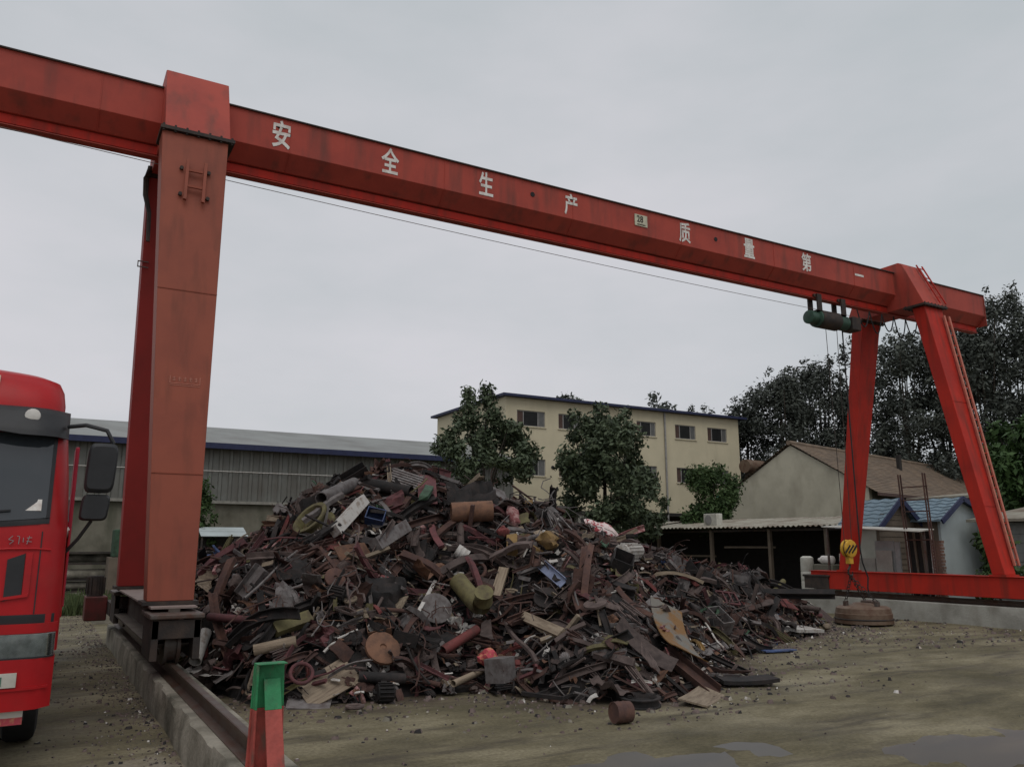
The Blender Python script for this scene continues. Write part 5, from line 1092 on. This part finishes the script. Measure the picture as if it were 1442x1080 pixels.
hero('steel_pipe', 'pipe', 'fat rusty yellow pipe elbow in the middle of the heap', 'elbow', 'olive', (641, 830), (688, 888), .27, .27)
hero('rubble_bag', 'bag', 'crumpled pink and red bag on the concrete block at the heap foot', 'rag', 'cherry', (676, 936), (706, 934), .24, .26)
hero('wooden_box', 'box', 'tan wooden box upright in the middle of the heap with ropes below', 'box', 'yellow', (721, 766), (721, 789), .17, .12, roll=.2)
hero('painted_channel', 'channel', 'pale blue steel channel right of the tan wooden box', 'channel', 'pblue', (768, 802), (797, 827), .16, .07)
hero('white_strip', 'strip', 'thin white strip lying above the pale blue channel', 'box', 'white', (764, 800), (821, 791), .05, .02)
hero('printed_cloth', 'cloth', 'crumpled red and white printed cloth draped on the right shoulder of the heap', 'rag', 'cloth', (818, 750), (866, 778), .42, .30)
hero('boiler_tank', 'tank', 'rusty perforated boiler tank behind the heap top right', 'drum', 'orange', (633, 735), (690, 732), .34, .34)
hero('pink_tarp', 'tarp', 'dusty pink folded tarp beside the rusty boiler tank', 'rag', 'pink', (712, 722), (722, 750), .2, .2)
hero('rebar_cage', 'rebar', 'dark bent rebar cage on the ridge below the cream building', 'tangle', 'grey', (726, 728), (770, 752), .9, .7)
hero('rebar_bundle', 'rebar', 'bundle of thin grey bars sloping down under the cream building', 'bundle', 'grey', (770, 728), (792, 762), .2, .08)
hero('ochre_casting', 'casting', 'ochre yellow crumpled casting right of the coiled hose', 'rag', 'yellow', (768, 780), (788, 782), .25, .28)
hero('coiled_hose', 'hose', 'grey coiled hose above the thin white strip', 'ring', 'grey', (742, 778), (768, 776), .5, .08, L=.46)
hero('plank', 'plank', 'pale plank sloping behind the coiled hose', 'box', 'tan', (757, 757), (778, 776), .12, .04)
hero('white_motor', 'motor', 'off-white electric motor on the right shoulder of the heap', 'motor', 'white', (866, 792), (899, 788), .32, .3)
hero('curved_plate', 'plate', 'large curved rusty yellow plate near the right foot of the heap', 'curve', 'curve', (920, 868), (960, 952), .55, .16)
hero('flat_bar', 'bar', 'long reddish flat bar bending over the right slope', 'curve', 'rust', (858, 838), (914, 884), .10, .08)
hero('track_guard', 'guard', 'long curved grey brown guard sloping to the right foot', 'curve', 'brown', (852, 886), (942, 958), .30, .10)
hero('steel_rail', 'rail', 'dark ribbed rail length beside the curved rusty plate', 'channel', 'rust', (930, 918), (1004, 978), .22, .10)
hero('bent_angle', 'bar', 'tan bent angle bar low on the near slope', 'bend', 'tan', (764, 912), (834, 886), .06, .05)
hero('plank', 'plank', 'brown plank above the tan bent angle bar', 'box', 'tan', (738, 875), (796, 901), .14, .05)
hero('iron_pole', 'pole', 'grey brown iron pole sloping down in the middle of the near slope', 'rod', 'brown', (720, 888), (758, 946), .07, .07)
hero('timber', 'timber', 'short grey timber on the right slope above the curved plate', 'box', 'grey', (898, 868), (927, 842), .16, .06)
hero('white_rod', 'rod', 'thin white rod on the right slope', 'rod', 'white', (982, 880), (1014, 920), .03, .03)
hero('steel_channel', 'channel', 'grey channel at the right foot below the white rod', 'channel', 'grey', (980, 924), (1030, 906), .16, .05)
hero('wood_log', 'log', 'tan log lying on the far right shoulder of the heap', 'pipe', 'tan', (937, 796), (977, 814), .13, .13)
hero('truck_tyre', 'tyre', 'dark truck tyre standing at the far right end of the heap', 'ring', 'dark', (1040, 833), (1072, 833), .8, .22, up=(-.45, -.8, .25), L=.80)
hero('steel_beam', 'beam', 'long dark steel beam lying level at the far right of the heap', 'ibeam', 'dark', (1070, 839), (1172, 840), .14, .16)
hero('bar_rack', 'rack', 'flat rack of thin bars at the far right of the heap', 'frame', 'grey', (1094, 822), (1156, 830), .8, .05, up=(-.2, -.3, .9))
hero('metal_sheet', 'panel', 'small dark red panel near the white board', 'plate', 'red', (1092, 852), (1114, 858), .35, .02)
hero('brown_slab', 'slab', 'brown sheet slab lying right of the dark red panel', 'plate', 'brown', (1120, 860), (1162, 872), .5, .03)
hero('white_board', 'board', 'white ribbed board on the ground at the right end of the heap', 'box', 'white', (1088, 888), (1156, 888), .62, .06, up=(0, -.12, 1), L=1.15)
hero('blue_board', 'board', 'flat blue board on the ground at the right end of the heap', 'plate', 'blue', (1074, 920), (1118, 918), .20, .02, up=(0, 0, 1))
hero('car_wheel', 'rim', 'flat dark wheel rim lying on the ground before the heap', 'rim', 'dark', (872, 995), (930, 995), .5, .10, up=(0, -.05, 1), L=.50)
hero('wire_roll', 'roll', 'small roll of wire lying alone on the bare ground', 'drum', 'rust', (863, 1018), (888, 1016), .22, .22, L=.20)
hero('tan_plate', 'plate', 'square tan board on the ground at the right foot of the heap', 'plate', 'tan', (974, 996), (1002, 978), .34, .02, up=(0, -.3, 1))
hero('sheet_stack', 'sheets', 'dark flat sheets with an orange stain reaching right from the heap foot', 'plate', 'dark', (1012, 966), (1090, 964), .36, .05, up=(0, -.05, 1))
hero('metal_grid', 'frame', 'dark flat frame lying at the foot of the near slope', 'frame', 'dark', (745, 978), (800, 985), .3, .05, up=(0, -.1, 1))
hero('concave_disc', 'disc', 'shallow grey orange dish in the middle of the lower slope', 'disc', 'orange', (508, 920), (560, 922), .45, .07, up=(0, -.75, .6), L=.46)
hero('steel_box_section', 'beam', 'olive brown box section lying left of the lower slope', 'box', 'olive', (384, 897), (434, 879), .16, .12)
hero('white_lath', 'lath', 'white splintered lath pointing up left of the yellow pipe', 'box', 'white', (577, 888), (612, 824), .05, .03)
hero('grey_plate', 'plate', 'dark grey rounded plate left of the rusty yellow pipe', 'disc', 'grey', (592, 862), (632, 862), .4, .03, L=.46)
hero('wood_post', 'post', 'tan post standing under the wooden box', 'box', 'tan', (700, 845), (712, 806), .15, .06)
hero('motor_casing', 'motor', 'dark electric motor at the foot of the heap by the plywood', 'motor', 'dark', (524, 985), (556, 984), .26, .22)
hero('small_ring', 'ring', 'small brown metal ring on the ground by the dark motor', 'ring', 'brown', (486, 1000), (512, 1000), .2, .045, up=(0, 0, 1), L=.22)
hero('yellow_rag', 'rag', 'orange and yellow rag high on the middle of the heap', 'rag', 'orange', (606, 812), (626, 806), .16, .14)
hero('pale_bucket', 'bucket', 'pale dented bucket high on the middle of the heap', 'drum', 'white', (640, 785), (655, 795), .2, .2)
hero('red_casting', 'casting', 'bright red casting in the upper middle of the heap', 'rag', 'red', (698, 756), (712, 762), .2, .2)
hero('splayed_sheet', 'sheet', 'pale crumpled sheet corner at the left end of the heap', 'sheet', 'tan', (292, 815), (312, 830), .3, .12)
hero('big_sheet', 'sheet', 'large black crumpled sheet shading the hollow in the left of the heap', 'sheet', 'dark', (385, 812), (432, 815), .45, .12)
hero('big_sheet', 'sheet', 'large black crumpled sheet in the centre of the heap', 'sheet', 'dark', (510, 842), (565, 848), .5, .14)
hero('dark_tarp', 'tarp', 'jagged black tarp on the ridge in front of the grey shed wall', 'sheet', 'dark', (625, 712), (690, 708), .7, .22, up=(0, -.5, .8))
hero('concrete_block', 'block', 'grey concrete block under the pink and red bag', 'box', 'grey', (690, 962), (717, 962), .26, .30, up=(0, -.1, 1), L=.30)
# two ropes hanging from the wooden box
for k, (a, b) in enumerate(((717, 712), (727, 730))):
    p = hit(a, 792); q = hit(b, 848)
    if p and q: tag(MB().tube([p + V((0, -.12, .08)), p.lerp(q, .5) + V((.03, -.12, .05)), q + V((0, -.05, .03))], .009, 5).build('rope', SM['olive']), ('left' if k == 0 else 'right') + ' thin rope trailing down from the tan wooden box', 'rope')

# ---- the mass: several thousand small scraps and the mound under them, one uncountable heap
KINDS = ['box', 'pipe', 'rod', 'angle', 'channel', 'ibeam', 'plate', 'sheet', 'curve', 'ring', 'rim', 'rag', 'tangle', 'frame', 'crate', 'bend', 'motor', 'bundle', 'disc']
KW = np.array([14, 5, 14, 15, 13, 4, 13, 11, 2.5, 2, 2, 4, 4, 3, 3, 7, 2, 4, 1.5], float); KW /= KW.sum()
CN = ['rust', 'brown', 'dark', 'grey', 'maroon', 'tan', 'olive', 'white', 'red', 'blue', 'orange', 'pink', 'green', 'yellow']
CW = np.array([26, 23, 26, 12, 5.5, 5, 2.0, 2.2, 1.0, .3, 1.0, 0.9, .3, .3]); CW /= CW.sum()
SIZES = dict(box=(.7, .10, .06), pipe=(.8, .10, .1), rod=(1.0, .03, .03), angle=(.9, .08, .07), channel=(.8, .12, .06), ibeam=(.8, .11, .12), plate=(.46, .22, .012), sheet=(.5, .32, .14), curve=(.7, .18, .08), ring=(.4, .4, .05), rim=(.4, .4, .10),
             rag=(.35, .26, .16), tangle=(.7, .7, .5), frame=(.7, .4, .04), crate=(.38, .28, .2), bend=(.7, .06, .05), motor=(.34, .24, .2), bundle=(.9, .2, .08), disc=(.36, .36, .05))
PROTO = {}; STRAIGHT[0] = False
for kd in KINDS:
    for vnt in range(7):
        L_, w_, h_ = SIZES[kd]; f = (.7, 1.0, 1.25, .85, .6, 1.1, .95)[vnt]
        mb = SH[kd](L_ * f, w_ * (1, .8, 1.2, 1, .7, 1.1, .9)[vnt], h_ * (1, 1.2, .9, 1, .8, 1.1, 1)[vnt]); PROTO[kd, vnt] = mb
PTS = []
def surf_pt():
    while True:
        x, y = rnd.uniform(1.8, 17.2), rnd.uniform(7.6, 19)
        if y > 15.8 and rnd.random() < .75: continue
        i, j = int((x - 1.6) / .1), int((y - 7.0) / .1)
        if DD[j, i] > -.05 : return x, y
def orient(x, y, tilt):
    n = Hn(x, y); a = rnd.uniform(0, 2 * math.pi); t = V((math.cos(a), math.sin(a), 0)); t = (t - n * t.dot(n)).normalized(); t = (t + n * rnd.uniform(-tilt, tilt)).normalized()
    up = (n + V((rnd.uniform(-1, 1), rnd.uniform(-1, 1), rnd.uniform(-.4, 1))) * .6).normalized(); return t, up
big_v, big_f, big_m = [], [], []
def pour(kd, vnt, mi, M, sc):
    mb = PROTO[kd, vnt]; k = len(big_v)
    for v in mb.v: q = M @ V((v[0] * sc, v[1] * sc, v[2] * sc)); big_v.append(q[:])
    big_f.extend(tuple(i + k for i in f) for f in mb.f); big_m.extend([mi] * len(mb.f))
for i in range(7600):
    x, y = surf_pt(); kd = KINDS[nrs.choice(len(KINDS), p=KW)]; vnt = rnd.randrange(7); ci = int(nrs.choice(len(CN), p=CW))
    if kd in ('ring', 'rim', 'motor', 'tangle', 'bundle', 'rod', 'bend', 'curve') and CN[ci] in ('white', 'tan', 'pink', 'blue', 'yellow'): ci = 0
    t, up = orient(x, y, .6); sc = rnd.uniform(.3, .75) if rnd.random() < .7 else rnd.uniform(.75, 1.2)
    if H(x, y) < .3: sc = min(sc, .55)
    z = H(x, y) + rnd.uniform(-.10, .16) * (1 if H(x, y) > .25 else .25)
    if any(abs(c.x - x) < r and abs(c.y - y) < r and (c.x - x) ** 2 + (c.y - y) ** 2 < (r * .9) ** 2 for c, r in TAKEN): z = H(x, y) - .10; sc *= .7; up = Hn(x, y); t = (t - up * t.dot(up)).normalized()
    pour(kd, vnt, ci, basis_mat(V((x, y, max(z, .03))), t, up), sc)
for i in range(2600):   # pale slivers and flakes
    x, y = surf_pt(); kd = ('box', 'plate', 'angle', 'sheet', 'rod')[rnd.randrange(5)]; ci = CN.index(('white', 'grey', 'tan', 'grey', 'pink', 'tan', 'white', 'orange')[rnd.randrange(8)]); t, up = orient(x, y, .6)
    pour(kd, rnd.randrange(7), ci, basis_mat(V((x, y, H(x, y) + rnd.uniform(.0, .12))), t, up), rnd.uniform(.14, .36))
# mound surface, near-black to put shade into the gaps between pieces
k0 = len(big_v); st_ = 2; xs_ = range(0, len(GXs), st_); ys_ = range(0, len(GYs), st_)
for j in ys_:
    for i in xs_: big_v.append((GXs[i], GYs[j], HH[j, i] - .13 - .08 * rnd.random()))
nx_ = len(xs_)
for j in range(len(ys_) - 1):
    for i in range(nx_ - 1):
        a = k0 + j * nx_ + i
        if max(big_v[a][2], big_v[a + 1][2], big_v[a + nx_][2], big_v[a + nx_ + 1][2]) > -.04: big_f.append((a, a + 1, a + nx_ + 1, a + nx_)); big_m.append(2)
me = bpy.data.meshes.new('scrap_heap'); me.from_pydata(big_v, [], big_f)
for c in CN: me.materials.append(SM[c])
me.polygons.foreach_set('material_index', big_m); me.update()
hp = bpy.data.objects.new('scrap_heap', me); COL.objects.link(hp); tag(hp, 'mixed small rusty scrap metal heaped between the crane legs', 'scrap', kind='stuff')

# ---- larger pieces lying on the surface, each its own object
NAMEK = dict(box=('steel_bar', 'solid bar'), pipe=('steel_pipe', 'pipe'), rod=('iron_rod', 'bent rod'), angle=('angle_iron', 'angle iron'), channel=('steel_channel', 'steel channel'), ibeam=('steel_beam', 'I-beam offcut'), plate=('steel_plate', 'flat plate'),
             sheet=('crumpled_sheet', 'crumpled sheet'), curve=('curved_strip', 'curved strip'), ring=('scrap_ring', 'ring'), rim=('wheel_rim', 'wheel rim'), rag=('crushed_lump', 'crushed lump'), tangle=('wire_tangle', 'wire tangle'), frame=('tube_frame', 'tube frame'),
             crate=('open_box', 'open box'), bend=('bent_bar', 'bent bar'), motor=('scrap_motor', 'motor'), bundle=('bar_bundle', 'bundle of bars'), disc=('steel_disc', 'disc'))
CWORD = dict(rust='rusty', brown='brown', dark='black', grey='grey', maroon='maroon', tan='tan', olive='olive', white='whitish', red='red', blue='blue', orange='orange', pink='pink', green='green', yellow='yellow')
def region(x, y):
    z = H(x, y)
    if z > 2.3: return 'near the top of the heap'
    if x < 4.0: return 'on the left slope beside the orange leg' if y > 11.5 else 'at the left foot beside the rail'
    if x > 12: return 'at the far right end of the heap'
    if x > 8.5: return 'on the right shoulder of the heap' if z > .9 else 'at the right foot of the heap'
    if z < .6: return 'at the near foot of the heap'
    return 'halfway up the near slope' if z < 1.5 else 'on the upper near slope'
CACHE = {}; USED = set()
done = 0; tries = 0
while done < 290 and tries < 6000:
    tries += 1
    x, y = surf_pt()
    if y > 14.6 and H(x, y) < 2.2: continue
    p = V((x, y, H(x, y)))
    if any((p - c).length < r * .55 + .12 for c, r in TAKEN): continue
    kd = KINDS[nrs.choice(len(KINDS), p=KW)]; vnt = rnd.randrange(7); cn = CN[int(nrs.choice(len(CN), p=CW))]
    if kd in ('ring', 'rim', 'motor', 'tangle', 'bundle', 'rod') and cn in ('white', 'tan', 'pink', 'blue', 'yellow'): cn = 'rust'
    if kd in ('rag', 'sheet', 'crate') and cn in ('green', 'blue', 'yellow', 'red', 'orange'): cn = 'rust'
    L_ = SIZES[kd][0]; sc = rnd.uniform(.8, 1.3) if H(x, y) > .4 else rnd.uniform(.6, .9)
    lab = ('large ' if sc > 1.1 else 'small ' if sc < .82 else '') + CWORD[cn] + ' ' + NAMEK[kd][1] + ' jumbled ' + region(x, y)
    if lab in USED: continue
    USED.add(lab)
    t, up = orient(x, y, .45); key = (kd, vnt, cn)
    if key not in CACHE: CACHE[key] = PROTO[kd, vnt].mesh(NAMEK[kd][0], SM[cn], smooth=kd in SMOOTH)
    o = bpy.data.objects.new(NAMEK[kd][0], CACHE[key]); COL.objects.link(o)
    o.matrix_world = basis_mat(p + Hn(x, y) * rnd.uniform(.08, .2), t, up) @ Matrix.Scale(sc, 4)
    tag(o, lab, NAMEK[kd][1].split()[-1] if kd != 'bundle' else 'bars', 'loose ' + NAMEK[kd][1] + ' pieces on the scrap heap'); TAKEN.append((p, L_ * .28)); done += 1

# ---- crumbs scattered over the yard
dv_, df_ = [], []
def crumb(x, y, s):
    k = len(dv_); a = rnd.uniform(0, 6.28); q = [(math.cos(a + t) * s * rnd.uniform(.5, 1.3), math.sin(a + t) * s * rnd.uniform(.5, 1.3)) for t in (0, 1.57, 3.14, 4.71)]; z = gz(x, y)
    for dx, dy in q: dv_.append((x + dx, y + dy, z - .005))
    for dx, dy in q: dv_.append((x + dx * .6, y + dy * .6, z + s * rnd.uniform(.3, .8)))
    df_.extend([(k + 4, k + 5, k + 6, k + 7)] + [(k + i, k + (i + 1) % 4, k + 4 + (i + 1) % 4, k + 4 + i) for i in range(4)])
def bucket(cond, n, smin, smax, bx):
    c = 0
    while c < n:
        x, y = rnd.uniform(bx[0], bx[1]), rnd.uniform(bx[2], bx[3])
        if cond(x, y): crumb(x, y, rnd.uniform(smin, smax) * (1 if rnd.random() < .85 else 2)); c += 1
def near_heap(x, y):
    i, j = int((x - 1.6) / .1), int((y - 7.0) / .1)
    if 0 <= i < len(GXs) and 0 <= j < len(GYs): d = -DD[j, i]; return d > 0 and rnd.random() < math.exp(-d / .8)
    return False
bucket(near_heap, 2600, .008, .035, (1.8, 18.4, 7.1, 20)); gi = len(df_)
bucket(lambda x, y: rnd.random() < .5, 420, .004, .013, (1.9, 16, 4.5, 11)); bucket(lambda x, y: rnd.random() < math.exp(-(1.25 - x) / .5), 1600, .006, .022, (-.6, 1.25, 7, 26)); bucket(lambda x, y: rnd.random() < .7, 700, .01, .04, (14, 19.2, 9.5, 15))
bucket(lambda x, y: rnd.random() < math.exp(-(1.27 - x) / .3), 700, .006, .022, (.2, 1.27, 6.5, 19)); bucket(lambda x, y: True, 260, .008, .025, (1.32, 1.4, 5.5, 18)) if False else None
idx = [0 if rnd.random() < .58 else (1 if rnd.random() < .3 else (2 if rnd.random() < .95 else 3)) for _ in range(len(df_) // 5) for __ in range(5)]
co_ = bpy.data.objects.new('debris', np_mesh('debris', dv_, df_, [SM['brown'], M_conc, SM['dark'], SM['white']], idx)); COL.objects.link(co_); tag(co_, 'small crumbs of rust, stone and rubbish strewn over the yard', 'debris', kind='stuff')
